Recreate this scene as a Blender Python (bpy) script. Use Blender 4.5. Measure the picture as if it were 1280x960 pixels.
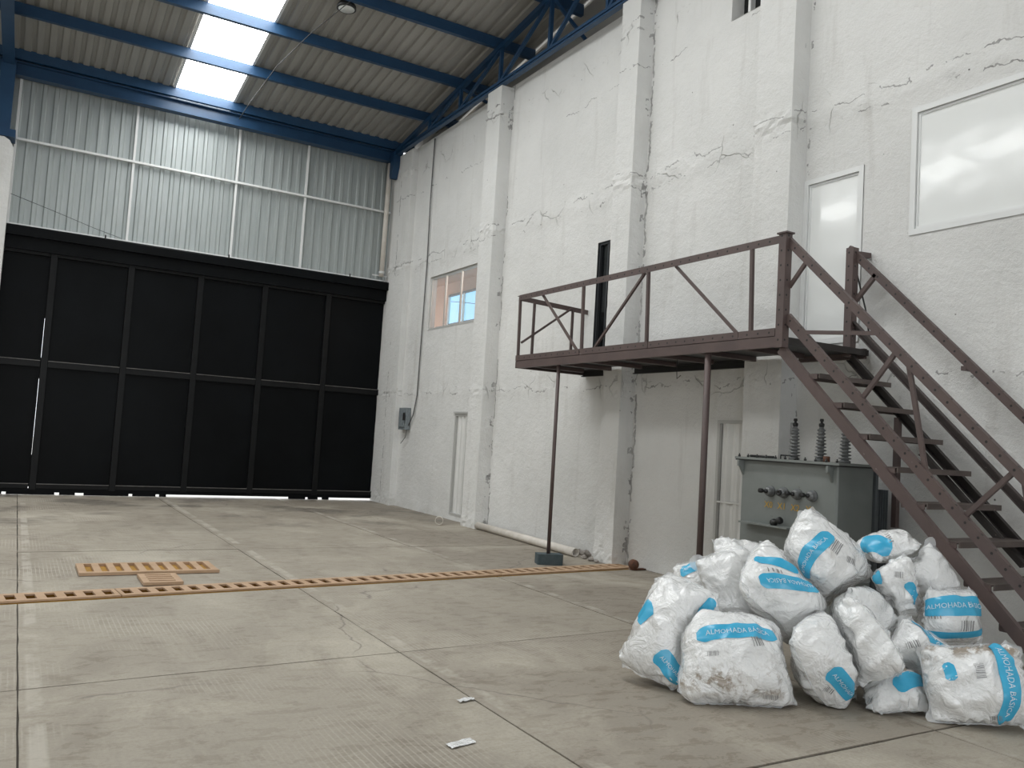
import bpy, math, random
import numpy as np
from mathutils import Vector, Matrix, noise

random.seed(7)
SC = bpy.context.scene
COL = SC.collection
for o in list(bpy.data.objects):
    bpy.data.objects.remove(o)

# ------------------------------------------------------------------ camera
YAW, PITCH, ROLL, FPX = 0.526770983, 0.0649969686, 0.0613142418, 1056.09
CAMP = np.array([0.0, 0.0, 1.6])
fw = np.array([math.sin(YAW) * math.cos(PITCH), math.cos(YAW) * math.cos(PITCH), math.sin(PITCH)])
r0 = np.array([math.cos(YAW), -math.sin(YAW), 0.0])
u0 = np.cross(r0, fw)
RT = math.cos(ROLL) * r0 + math.sin(ROLL) * u0
UP = -math.sin(ROLL) * r0 + math.cos(ROLL) * u0
cam = bpy.data.cameras.new('camera')
cam.sensor_width = 36.0
cam.lens = FPX * 36.0 / 1280.0
cam.clip_end = 300
camo = bpy.data.objects.new('camera', cam)
COL.objects.link(camo)
camo.matrix_world = Matrix(((RT[0], UP[0], -fw[0], CAMP[0]), (RT[1], UP[1], -fw[1], CAMP[1]), (RT[2], UP[2], -fw[2], CAMP[2]), (0, 0, 0, 1)))
SC.camera = camo

# ------------------------------------------------------------------ world, exposure
world = bpy.data.worlds.new('overcast_sky')
SC.world = world
world.use_nodes = True
bg = world.node_tree.nodes['Background']
bg.inputs[0].default_value = (0.94, 0.97, 1.0, 1)
bg.inputs[1].default_value = 5.0
SKYLIGHT_STRENGTH = 22.0
SC.view_settings.view_transform = 'Standard'
SC.view_settings.look = 'None'
SC.view_settings.exposure = -0.70
SC.cycles.max_bounces = 5
SC.cycles.diffuse_bounces = 3
SC.cycles.glossy_bounces = 2
SC.cycles.transmission_bounces = 4
SC.cycles.caustics_reflective = False
SC.cycles.caustics_refractive = False
SC.view_settings.gamma = 1.0
SC.view_settings.use_curve_mapping = False


# ------------------------------------------------------------------ materials
def nmat(name, base=(0.5, 0.5, 0.5), rough=0.6, metal=0.0, spec=0.5):
    m = bpy.data.materials.new(name)
    m.use_nodes = True
    b = m.node_tree.nodes['Principled BSDF']
    b.inputs['Base Color'].default_value = (*base, 1)
    b.inputs['Roughness'].default_value = rough
    b.inputs['Metallic'].default_value = metal
    b.inputs['Specular IOR Level'].default_value = spec
    return m, m.node_tree.nodes, m.node_tree.links, b


def nd(nodes, typ, **kw):
    n = nodes.new(typ)
    for k, v in kw.items():
        if k.startswith('i_'):
            n.inputs[k[2:].replace('_', ' ')].default_value = v
        else:
            setattr(n, k, v)
    return n


def mix(nodes, links, fac, a, b, blend='MIX'):
    n = nodes.new('ShaderNodeMix')
    n.data_type = 'RGBA'
    n.blend_type = blend
    for sock, val in ((n.inputs[0], fac), (n.inputs[6], a), (n.inputs[7], b)):
        if isinstance(val, (int, float)):
            sock.default_value = val
        elif isinstance(val, tuple):
            sock.default_value = (*val, 1) if len(val) == 3 else val
        else:
            links.new(val, sock)
    return n.outputs[2]


def ramp(nodes, links, src, p0, p1, c0=(0, 0, 0), c1=(1, 1, 1)):
    n = nodes.new('ShaderNodeValToRGB')
    n.color_ramp.elements[0].position = p0
    n.color_ramp.elements[1].position = p1
    n.color_ramp.elements[0].color = (*c0, 1)
    n.color_ramp.elements[1].color = (*c1, 1)
    links.new(src, n.inputs[0])
    return n.outputs[0]


def noise_tex(nodes, links, vec, scale, detail=4.0, rough=0.55, dist=0.0):
    n = nodes.new('ShaderNodeTexNoise')
    n.inputs['Scale'].default_value = scale
    n.inputs['Detail'].default_value = detail
    n.inputs['Roughness'].default_value = rough
    n.inputs['Distortion'].default_value = dist
    if vec is not None:
        links.new(vec, n.inputs['Vector'])
    return n.outputs['Fac']


def mapped(nodes, links, scale=(1, 1, 1), rot=(0, 0, 0), kind='Position'):
    if kind == 'Position':
        g = nodes.new('ShaderNodeNewGeometry').outputs['Position']
    else:
        g = nodes.new('ShaderNodeTexCoord').outputs[kind]
    mp = nodes.new('ShaderNodeMapping')
    mp.inputs['Scale'].default_value = scale
    mp.inputs['Rotation'].default_value = rot
    links.new(g, mp.inputs['Vector'])
    return mp.outputs[0]


def bump(nodes, links, b, height, strength=0.3, dist=0.02, chain=None):
    n = nodes.new('ShaderNodeBump')
    n.inputs['Strength'].default_value = strength
    n.inputs['Distance'].default_value = dist
    links.new(height, n.inputs['Height'])
    if chain is not None:
        links.new(chain, n.inputs['Normal'])
    links.new(n.outputs[0], b.inputs['Normal'])
    return n.outputs[0]


MAT = {}


def mat_plaster():
    m, N, L, b = nmat('white_limewashed_plaster', (0.8, 0.8, 0.78), 0.85, 0, 0.25)
    p = mapped(N, L)
    big = noise_tex(N, L, p, 0.7, 5, 0.6)
    c = mix(N, L, ramp(N, L, big, 0.35, 0.7), (0.785, 0.783, 0.764), (0.70, 0.70, 0.682))
    st = noise_tex(N, L, mapped(N, L, (1, 3.0, 0.35)), 1.3, 6, 0.65)
    c = mix(N, L, ramp(N, L, st, 0.56, 0.8), c, (0.62, 0.61, 0.585))
    # soot-grey pits and chips
    v = N.new('ShaderNodeTexVoronoi')
    v.inputs['Scale'].default_value = 5.5
    L.new(p, v.inputs['Vector'])
    chip = ramp(N, L, v.outputs['Distance'], 0.03, 0.06, (1, 1, 1), (0, 0, 0))
    gate = ramp(N, L, noise_tex(N, L, p, 1.9, 3), 0.56, 0.62)
    cm = mix(N, L, 1.0, chip, gate, 'MULTIPLY')
    c = mix(N, L, cm, c, (0.2, 0.19, 0.18))
    # hairline cracks
    v2 = N.new('ShaderNodeTexVoronoi')
    v2.feature = 'DISTANCE_TO_EDGE'
    v2.inputs['Scale'].default_value = 1.6
    nz = N.new('ShaderNodeTexNoise')
    nz.inputs['Scale'].default_value = 4.0
    nz.inputs['Detail'].default_value = 5.0
    L.new(p, nz.inputs['Vector'])
    wob = mix(N, L, 0.16, p, nz.outputs['Color'])
    L.new(wob, v2.inputs['Vector'])
    crack = ramp(N, L, v2.outputs['Distance'], 0.004, 0.012, (1, 1, 1), (0, 0, 0))
    gate2 = ramp(N, L, noise_tex(N, L, p, 1.4, 2), 0.48, 0.54)
    cc = mix(N, L, 1.0, crack, gate2, 'MULTIPLY')
    sepz = N.new('ShaderNodeSeparateXYZ')
    L.new(p, sepz.inputs[0])
    bandm = None
    for zb, wd in ((5.32, .30), (2.45, .22), (7.45, .2)):
        q1 = N.new('ShaderNodeMath'); q1.operation = 'SUBTRACT'; q1.inputs[1].default_value = zb
        L.new(sepz.outputs['Z'], q1.inputs[0])
        q2 = N.new('ShaderNodeMath'); q2.operation = 'ABSOLUTE'
        L.new(q1.outputs[0], q2.inputs[0])
        q3 = N.new('ShaderNodeMapRange'); q3.inputs[1].default_value = wd; q3.inputs[2].default_value = 0.0
        L.new(q2.outputs[0], q3.inputs[0])
        bandm = q3.outputs[0] if bandm is None else mix(N, L, 1.0, bandm, q3.outputs[0], 'ADD')
    cc = mix(N, L, 1.0, cc, bandm, 'MULTIPLY')
    pit = mix(N, L, 1.0, bandm, ramp(N, L, noise_tex(N, L, mapped(N, L, (1, 1, 2.5)), 6.5, 5, 0.75), 0.60, 0.68), 'MULTIPLY')
    c = mix(N, L, mix(N, L, 0.5, (0, 0, 0), pit), c, (0.42, 0.41, 0.39))
    c = mix(N, L, mix(N, L, 0.55, (0, 0, 0), cc), c, (0.3, 0.29, 0.27))
    def MA(op, a, bb=None):
        q = N.new('ShaderNodeMath')
        q.operation = op
        for i, v_ in enumerate((a, bb)):
            if v_ is None:
                continue
            if isinstance(v_, (int, float)):
                q.inputs[i].default_value = v_
            else:
                L.new(v_, q.inputs[i])
        return q.outputs[0]
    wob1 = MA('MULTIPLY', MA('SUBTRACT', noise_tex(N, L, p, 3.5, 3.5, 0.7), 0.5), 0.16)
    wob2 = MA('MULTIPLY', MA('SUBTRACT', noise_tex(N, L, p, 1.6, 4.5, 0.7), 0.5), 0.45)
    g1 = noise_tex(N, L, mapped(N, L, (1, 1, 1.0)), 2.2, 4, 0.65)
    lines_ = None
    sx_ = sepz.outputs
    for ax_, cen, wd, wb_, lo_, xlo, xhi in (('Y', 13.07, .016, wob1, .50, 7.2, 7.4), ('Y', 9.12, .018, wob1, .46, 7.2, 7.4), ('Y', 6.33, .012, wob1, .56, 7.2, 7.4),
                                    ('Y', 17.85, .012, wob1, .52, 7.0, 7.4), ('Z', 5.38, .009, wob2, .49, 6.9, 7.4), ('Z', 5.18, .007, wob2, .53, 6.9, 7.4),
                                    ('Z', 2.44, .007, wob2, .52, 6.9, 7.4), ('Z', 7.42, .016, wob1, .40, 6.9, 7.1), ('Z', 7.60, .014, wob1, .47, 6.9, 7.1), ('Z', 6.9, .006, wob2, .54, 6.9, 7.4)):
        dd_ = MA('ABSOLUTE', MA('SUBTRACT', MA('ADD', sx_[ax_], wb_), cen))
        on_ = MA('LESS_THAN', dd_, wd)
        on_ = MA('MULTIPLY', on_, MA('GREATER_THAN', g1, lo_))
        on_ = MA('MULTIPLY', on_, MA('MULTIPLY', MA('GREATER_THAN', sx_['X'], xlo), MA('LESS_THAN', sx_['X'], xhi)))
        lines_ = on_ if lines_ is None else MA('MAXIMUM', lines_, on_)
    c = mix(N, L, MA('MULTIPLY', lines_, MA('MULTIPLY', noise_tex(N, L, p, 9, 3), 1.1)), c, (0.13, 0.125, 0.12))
    L.new(c, b.inputs['Base Color'])
    h = mix(N, L, 0.5, noise_tex(N, L, p, 16, 6, 0.72), noise_tex(N, L, mapped(N, L, (1, 1, 1.35)), 4, 5, 0.62))
    h = mix(N, L, 0.6, h, mix(N, L, 1.0, cm, cc, 'ADD'), 'SUBTRACT')
    bump(N, L, b, h, 0.75, 0.04)
    return m


def mat_concrete():
    m, N, L, b = nmat('worn_concrete_floor', (0.4, 0.37, 0.32), 0.75, 0, 0.35)
    p = mapped(N, L)
    oi = N.new('ShaderNodeObjectInfo')
    tone = N.new('ShaderNodeSeparateXYZ')
    L.new(oi.outputs['Color'], tone.inputs[0])
    c = mix(N, L, tone.outputs[0], (0.345, 0.310, 0.250), (0.205, 0.172, 0.135))
    cloud = noise_tex(N, L, p, 0.55, 6, 0.62, 0.6)
    c = mix(N, L, ramp(N, L, cloud, 0.50, 0.70), c, (0.49, 0.45, 0.37))
    cloud2 = noise_tex(N, L, mapped(N, L, (1, 0.5, 1), (0, 0, 0.4)), 1.3, 7, 0.68, 0.8)
    c = mix(N, L, mix(N, L, 0.8, (0, 0, 0), ramp(N, L, cloud2, 0.47, 0.66)), c, (0.215, 0.183, 0.143))
    # trowel / broom streaks
    w = N.new('ShaderNodeTexWave')
    w.wave_type = 'BANDS'
    w.bands_direction = 'X'
    w.inputs['Scale'].default_value = 9.0
    w.inputs['Distortion'].default_value = 1.2
    w.inputs['Detail'].default_value = 3.0
    w.inputs['Detail Scale'].default_value = 0.7
    L.new(p, w.inputs['Vector'])
    sm = mix(N, L, 1.0, ramp(N, L, w.outputs['Fac'], 0.72, 0.98), ramp(N, L, noise_tex(N, L, p, 0.8, 3), 0.5, 0.66), 'MULTIPLY')
    c = mix(N, L, mix(N, L, 0.5, (0, 0, 0), sm), c, (0.53, 0.49, 0.42))
    # damp oil stains towards the gate
    sep = N.new('ShaderNodeSeparateXYZ')
    L.new(p, sep.inputs[0])
    far = ramp(N, L, sep.outputs['Y'], 0.0, 1.0)
    mr = N.new('ShaderNodeMapRange')
    mr.inputs[1].default_value = 12.0
    mr.inputs[2].default_value = 15.5
    L.new(sep.outputs['Y'], mr.inputs[0])
    stn = ramp(N, L, noise_tex(N, L, mapped(N, L, (1, 0.9, 1)), 0.75, 4, 0.5, 0.3), 0.52, 0.60)
    sm2 = mix(N, L, 1.0, mr.outputs[0], stn, 'MULTIPLY')
    c = mix(N, L, mix(N, L, 0.85, (0, 0, 0), sm2), c, (0.09, 0.077, 0.062))
    mid = noise_tex(N, L, mapped(N, L, (1, 2.2, 1), (0, 0, 0.25)), 4.5, 7, 0.75, 0.5)
    c = mix(N, L, mix(N, L, 0.4, (0, 0, 0), ramp(N, L, mid, 0.52, 0.75)), c, (0.235, 0.205, 0.165))
    c = mix(N, L, mix(N, L, 0.22, (0, 0, 0), ramp(N, L, mid, 0.46, 0.30)), c, (0.53, 0.49, 0.42))
    fine = noise_tex(N, L, p, 45, 5, 0.75)
    c = mix(N, L, mix(N, L, 0.45, (0, 0, 0), ramp(N, L, fine, 0.45, 0.75)), c, (0.22, 0.195, 0.165))
    # pale worn mortar beside the joints
    for jc, jw in ((2.66, .035), (0.22, .03), (5.03, .03)):
        q1 = N.new('ShaderNodeMath'); q1.operation = 'SUBTRACT'; q1.inputs[1].default_value = jc
        L.new(sep.outputs['X'], q1.inputs[0])
        q2 = N.new('ShaderNodeMath'); q2.operation = 'ABSOLUTE'
        L.new(q1.outputs[0], q2.inputs[0])
        q3 = N.new('ShaderNodeMapRange'); q3.inputs[1].default_value = jw + .02; q3.inputs[2].default_value = jw
        L.new(q2.outputs[0], q3.inputs[0])
        jm = mix(N, L, 1.0, q3.outputs[0], ramp(N, L, noise_tex(N, L, p, 1.7, 5, 0.7), 0.46, 0.58), 'MULTIPLY')
        c = mix(N, L, mix(N, L, 0.6, (0, 0, 0), jm), c, (0.52, 0.485, 0.42))
    # hairline cracks
    v2 = N.new('ShaderNodeTexVoronoi')
    v2.feature = 'DISTANCE_TO_EDGE'
    v2.inputs['Scale'].default_value = 0.42
    nz = N.new('ShaderNodeTexNoise')
    nz.inputs['Scale'].default_value = 2.2
    nz.inputs['Detail'].default_value = 6.0
    L.new(p, nz.inputs['Vector'])
    L.new(mix(N, L, 0.25, p, nz.outputs['Color']), v2.inputs['Vector'])
    crack = ramp(N, L, v2.outputs['Distance'], 0.001, 0.004, (1, 1, 1), (0, 0, 0))
    ck = mix(N, L, 1.0, crack, ramp(N, L, noise_tex(N, L, p, 0.5, 2), 0.5, 0.56), 'MULTIPLY')
    c = mix(N, L, mix(N, L, 0.6, (0, 0, 0), ck), c, (0.12, 0.1, 0.09))
    L.new(c, b.inputs['Base Color'])
    L.new(ramp(N, L, cloud, 0.3, 0.8, (0.55,) * 3, (0.85,) * 3), b.inputs['Roughness'])
    h = mix(N, L, 0.4, noise_tex(N, L, p, 22, 6, 0.65), sm)
    bump(N, L, b, h, 0.25, 0.01)
    return m


def mat_sheet(name, c1, c2, rough, metal, streak=0.5):
    m, N, L, b = nmat(name, c1, rough, metal, 0.5)
    p = mapped(N, L, (6, 0.5, 0.5))
    c = mix(N, L, ramp(N, L, noise_tex(N, L, p, 1.5, 5, 0.6), 0.35, 0.7), c1, c2)
    L.new(c, b.inputs['Base Color'])
    return m


def mat_paint(name, c1, c2, rough=0.45, holes=False, scale=3.0, chips=None, metal=0.0):
    m, N, L, b = nmat(name, c1, rough, metal, 0.5)
    p = mapped(N, L)
    n1 = noise_tex(N, L, p, scale, 5, 0.65)
    c = mix(N, L, ramp(N, L, n1, 0.38, 0.68), c1, c2)
    if chips:
        ch = ramp(N, L, noise_tex(N, L, p, 17, 4, 0.7), 0.70, 0.73)
        c = mix(N, L, ch, c, chips)
    if holes:   # punched slotted-angle holes along the member (UV in metres)
        uv = N.new('ShaderNodeUVMap').outputs[0]
        s = N.new('ShaderNodeSeparateXYZ')
        L.new(uv, s.inputs[0])

        def M(op, a, bb=None, cc=None):
            q = N.new('ShaderNodeMath')
            q.operation = op
            for i, v in enumerate((a, bb, cc)):
                if v is None:
                    continue
                if isinstance(v, (int, float)):
                    q.inputs[i].default_value = v
                else:
                    L.new(v, q.inputs[i])
            return q.outputs[0]
        fu = M('MULTIPLY', M('SUBTRACT', M('FRACT', M('DIVIDE', s.outputs[0], 0.14)), 0.5), 0.14)
        fv = M('SUBTRACT', s.outputs[1], 0.035)
        dd = M('SQRT', M('ADD', M('MULTIPLY', fu, fu), M('MULTIPLY', fv, fv)))
        hole = M('LESS_THAN', dd, 0.0105)
        c = mix(N, L, hole, c, (0.012, 0.01, 0.01))
    L.new(c, b.inputs['Base Color'])
    bump(N, L, b, noise_tex(N, L, p, 40, 3), 0.08, 0.005)
    return m


def mat_plastic(name, dirt=0.0, clear=0.0, band=None):
    m, N, L, b = nmat(name, (0.8, 0.8, 0.8), 0.24, 0, 0.5)
    oc = mapped(N, L)
    c = mix(N, L, ramp(N, L, noise_tex(N, L, oc, 6, 4, 0.6), 0.35, 0.7), (0.88, 0.885, 0.88), (0.80, 0.81, 0.81))
    fold = noise_tex(N, L, oc, 16, 5, 0.6, 1.2)
    c = mix(N, L, mix(N, L, 0.5 + clear * 0.3, (0, 0, 0), ramp(N, L, fold, 0.58, 0.78)), c, (0.64, 0.65, 0.655))
    sm = noise_tex(N, L, oc, 7.5, 5, 0.65)
    d = ramp(N, L, sm, 0.63 - dirt * 0.17, 0.70 - dirt * 0.14)
    if band:      # grime collects across one strip of the film
        uvn = N.new('ShaderNodeUVMap').outputs[0]
        sp_ = N.new('ShaderNodeSeparateXYZ')
        L.new(uvn, sp_.inputs[0])
        m1 = N.new('ShaderNodeMapRange'); m1.inputs[1].default_value = band[0]; m1.inputs[2].default_value = band[0] + .1
        m2 = N.new('ShaderNodeMapRange'); m2.inputs[1].default_value = band[1]; m2.inputs[2].default_value = band[1] - .1
        L.new(sp_.outputs[1], m1.inputs[0])
        L.new(sp_.outputs[1], m2.inputs[0])
        d = mix(N, L, 1.0, mix(N, L, 1.0, m1.outputs[0], m2.outputs[0], 'MULTIPLY'), d, 'MULTIPLY')
    c = mix(N, L, mix(N, L, min(0.95, 0.22 + dirt * 0.95), (0, 0, 0), d), c, (0.33, 0.275, 0.215))
    L.new(c, b.inputs['Base Color'])
    b.inputs['Coat Weight'].default_value = 0.8
    b.inputs['Coat Roughness'].default_value = 0.10
    w = noise_tex(N, L, oc, 7.0, 4, 0.55, 0.7)
    rid = N.new('ShaderNodeMath')
    rid.operation = 'ABSOLUTE'
    sub = N.new('ShaderNodeMath')
    sub.operation = 'SUBTRACT'
    sub.inputs[1].default_value = 0.5
    L.new(w, sub.inputs[0])
    L.new(sub.outputs[0], rid.inputs[0])
    w2 = noise_tex(N, L, oc, 22, 2, 0.5, 1.5)
    h = mix(N, L, 0.10, rid.outputs[0], w2)
    nb = bump(N, L, b, h, 0.8, 0.06)
    L.new(nb, b.inputs['Coat Normal'])
    return m


def mat_flap():
    m, N, L, b = nmat('clear_plastic_film', (0.85, 0.87, 0.88), 0.2, 0, 0.5)
    b.inputs['Alpha'].default_value = 0.45
    oc = mapped(N, L)
    bump(N, L, b, noise_tex(N, L, oc, 25, 4), 0.4, 0.02)
    return m


MAT['plaster'] = mat_plaster()
MAT['concrete'] = mat_concrete()
MAT['roof_sheet'] = mat_sheet('galvanised_roof_sheet', (0.40, 0.39, 0.36), (0.33, 0.32, 0.295), 0.5, 0.25)
MAT['wall_sheet'] = mat_sheet('galvanised_wall_sheet', (0.45, 0.485, 0.48), (0.36, 0.395, 0.39), 0.42, 0.3)
MAT['white_metal'] = nmat('white_painted_steel', (0.78, 0.79, 0.78), 0.45)[0]
MAT['blue'] = mat_paint('blue_painted_steel', (0.013, 0.056, 0.128), (0.010, 0.044, 0.105), 0.4)
MAT['blue_dark'] = MAT['blue']
MAT['black'] = mat_paint('black_painted_steel', (0.0025, 0.003, 0.0035), (0.0045, 0.0055, 0.0065), 0.42, scale=0.8)
MAT['black'].node_tree.nodes['Principled BSDF'].inputs['Specular IOR Level'].default_value = 0.09
MAT['black_frame'] = mat_paint('black_frame_steel', (0.0055, 0.006, 0.0065), (0.0085, 0.009, 0.0095), 0.4)
MAT['black_frame'].node_tree.nodes['Principled BSDF'].inputs['Specular IOR Level'].default_value = 0.16
MAT['lit_ledge'] = mat_paint('lit_black_ledge', (0.09, 0.087, 0.082), (0.17, 0.16, 0.15), 0.35, scale=6)  # ledge colour paler than the gate, standing for light caught along it
MAT['brown'] = mat_paint('red_oxide_brown_steel', (0.108, 0.076, 0.070), (0.082, 0.059, 0.056), 0.55, chips=(0.30, 0.25, 0.23))
MAT['brown_holes'] = mat_paint('red_oxide_brown_punched_steel', (0.108, 0.076, 0.070), (0.082, 0.059, 0.056), 0.55, holes=True, chips=(0.30, 0.25, 0.23))
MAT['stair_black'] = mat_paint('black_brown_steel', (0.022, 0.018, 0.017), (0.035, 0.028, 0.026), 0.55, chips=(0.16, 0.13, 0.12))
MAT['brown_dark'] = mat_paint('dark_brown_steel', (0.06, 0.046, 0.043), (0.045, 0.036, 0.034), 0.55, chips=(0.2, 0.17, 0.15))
MAT['tread'] = mat_paint('worn_brown_tread_plate', (0.12, 0.095, 0.085), (0.07, 0.055, 0.05), 0.6, chips=(0.22, 0.19, 0.17))
MAT['grey_tank'] = mat_paint('grey_green_tank_paint', (0.20, 0.215, 0.205), (0.165, 0.18, 0.172), 0.5, scale=2.0, chips=(0.12, 0.11, 0.10))
MAT['fin'] = mat_paint('dark_grey_fin_paint', (0.10, 0.115, 0.12), (0.07, 0.08, 0.085), 0.5)
MAT['porcelain'] = nmat('grey_porcelain', (0.15, 0.155, 0.155), 0.22)[0]
MAT['dark_metal'] = nmat('dark_metal', (0.03, 0.03, 0.03), 0.45, 0.4)[0]
MAT['ochre_print'] = nmat('ochre_marker_paint', (0.56, 0.33, 0.03), 0.6)[0]
MAT['pvc'] = mat_paint('dusty_pvc', (0.74, 0.70, 0.64), (0.62, 0.57, 0.50), 0.5, scale=4)
MAT['wood'] = mat_paint('tan_drain_board', (0.50, 0.34, 0.22), (0.42, 0.28, 0.17), 0.65, scale=5)
MAT['ochre'] = mat_paint('ochre_slot', (0.42, 0.23, 0.035), (0.30, 0.16, 0.025), 0.8)
MAT['teal_block'] = mat_paint('dark_teal_concrete', (0.05, 0.075, 0.085), (0.085, 0.11, 0.12), 0.8, scale=8)
MAT['rust'] = mat_paint('rust', (0.16, 0.07, 0.04), (0.08, 0.045, 0.035), 0.85, scale=20)
MAT['rubble'] = mat_paint('rubble', (0.35, 0.32, 0.29), (0.22, 0.2, 0.18), 0.9, scale=9)
MAT['glossy_white'] = nmat('white_painted_glass', (0.86, 0.875, 0.86), 0.14, 0, 0.5)[0]
MAT['glossy_white'].node_tree.nodes['Principled BSDF'].inputs['Coat Weight'].default_value = 0.2
_n = MAT['glossy_white'].node_tree
bump(_n.nodes, _n.links, _n.nodes['Principled BSDF'], noise_tex(_n.nodes, _n.links, mapped(_n.nodes, _n.links), 1.1, 2), 0.25, 0.06)
MAT['white_door'] = mat_paint('white_painted_sheet_door', (0.76, 0.76, 0.74), (0.70, 0.70, 0.68), 0.4)
MAT['door_frame'] = nmat('shaded_white_door_frame', (0.52, 0.52, 0.50), 0.5)[0]  # white frame greyed in its colour to stand for shading
MAT['black_glass'] = nmat('black_glass', (0.006, 0.007, 0.008), 0.1)[0]
MAT['dark_alu'] = nmat('dark_aluminium', (0.06, 0.065, 0.07), 0.4, 0.5)[0]
MAT['alu'] = nmat('pale_aluminium', (0.6, 0.6, 0.58), 0.45, 0.3)[0]
MAT['peach'] = nmat('peach_painted_room', (0.62, 0.40, 0.29), 0.8)[0]
MAT['cable'] = nmat('grey_cable', (0.12, 0.12, 0.12), 0.6)[0]
MAT['thin_black'] = nmat('black_cable', (0.02, 0.02, 0.02), 0.6)[0]
MAT['grey_box'] = mat_paint('grey_switch_box', (0.17, 0.2, 0.22), (0.28, 0.31, 0.32), 0.5, scale=14)
MAT['lens'] = nmat('frosted_lamp_lens', (0.75, 0.77, 0.75), 0.3)[0]
MAT['blue_print'] = mat_paint('sky_blue_print', (0.055, 0.42, 0.68), (0.08, 0.47, 0.72), 0.25, scale=12)
MAT['white_print'] = nmat('white_print', (0.62, 0.78, 0.86), 0.3)[0]
MAT['grey_print'] = nmat('grey_print', (0.27, 0.27, 0.27), 0.4)[0]
MAT['bag'] = mat_plastic('white_bag_plastic', 0.0)
MAT['bag_dirty'] = mat_plastic('grimy_bag_plastic', 0.7, 0.0, (.08, .40))
MAT['bag_stained'] = mat_plastic('stained_bag_plastic', 0.9, 0.0, (.70, 1.1))
MAT['bag_soft'] = mat_plastic('cloudy_bag_plastic', 0.05, 1.0)
MAT['flap'] = mat_flap()
MAT['joint'] = nmat('dark_joint_dirt', (0.07, 0.06, 0.05), 0.95)[0]
MAT['outside'] = nmat('pale_pavement', (0.6, 0.58, 0.55), 0.9)[0]  # the pavement's own light grey


def emissive(name, col, s):
    m = bpy.data.materials.new(name)
    m.use_nodes = True
    b = m.node_tree.nodes['Principled BSDF']
    b.inputs['Base Color'].default_value = (0.8, 0.8, 0.8, 1)
    b.inputs['Emission Color'].default_value = (*col, 1)
    b.inputs['Emission Strength'].default_value = s
    return m


MAT['skylight'] = emissive('daylit_translucent_panel', (0.985, 1.0, 0.99), SKYLIGHT_STRENGTH)
MAT['blue_window'] = emissive('daylit_blue_glazing', (0.16, 0.66, 1.0), 1.5)

mg = bpy.data.materials.new('clear_window_glass')
mg.use_nodes = True
_b = mg.node_tree.nodes['Principled BSDF']
_b.inputs['Base Color'].default_value = (0.9, 0.95, 0.97, 1)
_b.inputs['Roughness'].default_value = 0.03
_b.inputs['Alpha'].default_value = 0.16
MAT['glass'] = mg

# ------------------------------------------------------------------ builders
ORG = {}


def tag(o, label=None, cat=None, group=None, kind=None):
    if label:
        o['label'] = label
    if cat:
        o['category'] = cat
    if group:
        o['group'] = group
    if kind:
        o['kind'] = kind
    return o


def thing(name, loc, label=None, cat=None, group=None, kind=None):
    o = bpy.data.objects.new(name, None)
    COL.objects.link(o)
    o.location = loc
    o.empty_display_size = 0.1
    ORG[o] = np.array(loc, float)
    return tag(o, label, cat, group, kind)


def mk(name, verts, faces, mat, parent=None, uvs=None, smooth=False, loc=None):
    """one mesh object; verts are in world space"""
    verts = np.asarray(verts, float)
    if parent is not None:
        org = ORG[parent]
        base = org
    else:
        if loc is None:
            lo, hi = verts.min(0), verts.max(0)
            loc = ((lo[0] + hi[0]) / 2, (lo[1] + hi[1]) / 2, lo[2])
        base = np.array(loc, float)
    me = bpy.data.meshes.new(name)
    me.from_pydata((verts - base).tolist(), [], [tuple(f) for f in faces])
    if uvs is not None:
        lay = me.uv_layers.new(name='UVMap')
        for i, lp in enumerate(me.loops):
            lay.data[i].uv = uvs[i]
    me.materials.append(MAT[mat] if isinstance(mat, str) else mat)
    if smooth:
        me.polygons.foreach_set('use_smooth', [True] * len(me.polygons))
    me.update()
    o = bpy.data.objects.new(name, me)
    COL.objects.link(o)
    if parent is not None:
        o.parent = parent
        ORG[o] = ORG[parent]
    else:
        o.location = base
        ORG[o] = base
    return o


def V(*a):
    return np.array(a, float)


def frame_of(p0, p1, up):
    d = p1 - p0
    ln = np.linalg.norm(d)
    x = d / ln
    up = np.array(up, float)
    y = np.cross(up, x)
    if np.linalg.norm(y) < 1e-6:
        y = np.cross(V(1, 0, 0), x)
    y /= np.linalg.norm(y)
    z = np.cross(x, y)
    return x, y, z, ln


def extrude(prof, p0, p1, up=(0, 0, 1)):
    """prof: closed polygon of (side, up) pairs; returns verts, faces, loop uvs (u along the bar in metres)"""
    p0, p1 = np.array(p0, float), np.array(p1, float)
    x, y, z, ln = frame_of(p0, p1, up)
    n = len(prof)
    vs = [p0 + y * a + z * b for a, b in prof] + [p1 + y * a + z * b for a, b in prof]
    fs, uv = [], []
    for i in range(n):
        j = (i + 1) % n
        w = math.dist(prof[i], prof[j])
        fs.append((i, j, n + j, n + i))
        uv += [(0, 0), (0, w), (ln, w), (ln, 0)]
    fs.append(tuple(range(n - 1, -1, -1)))
    uv += [(-9, -9)] * n
    fs.append(tuple(range(n, 2 * n)))
    uv += [(-9, -9)] * n
    return vs, fs, uv


def rect(w, h, cx=0.0, cy=0.0, ch=0.0):
    a, b = w / 2, h / 2
    if ch <= 0:
        return [(cx - a, cy - b), (cx + a, cy - b), (cx + a, cy + b), (cx - a, cy + b)]
    return [(cx - a + ch, cy - b), (cx + a - ch, cy - b), (cx + a, cy - b + ch), (cx + a, cy + b - ch),
            (cx + a - ch, cy + b), (cx - a + ch, cy + b), (cx - a, cy + b - ch), (cx - a, cy - b + ch)]


def bar(name, p0, p1, w, h, mat, parent=None, up=(0, 0, 1), ch=0.0):
    v, f, uv = extrude(rect(w, h, ch=ch), p0, p1, up)
    return mk(name, v, f, mat, parent, uv)


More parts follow.
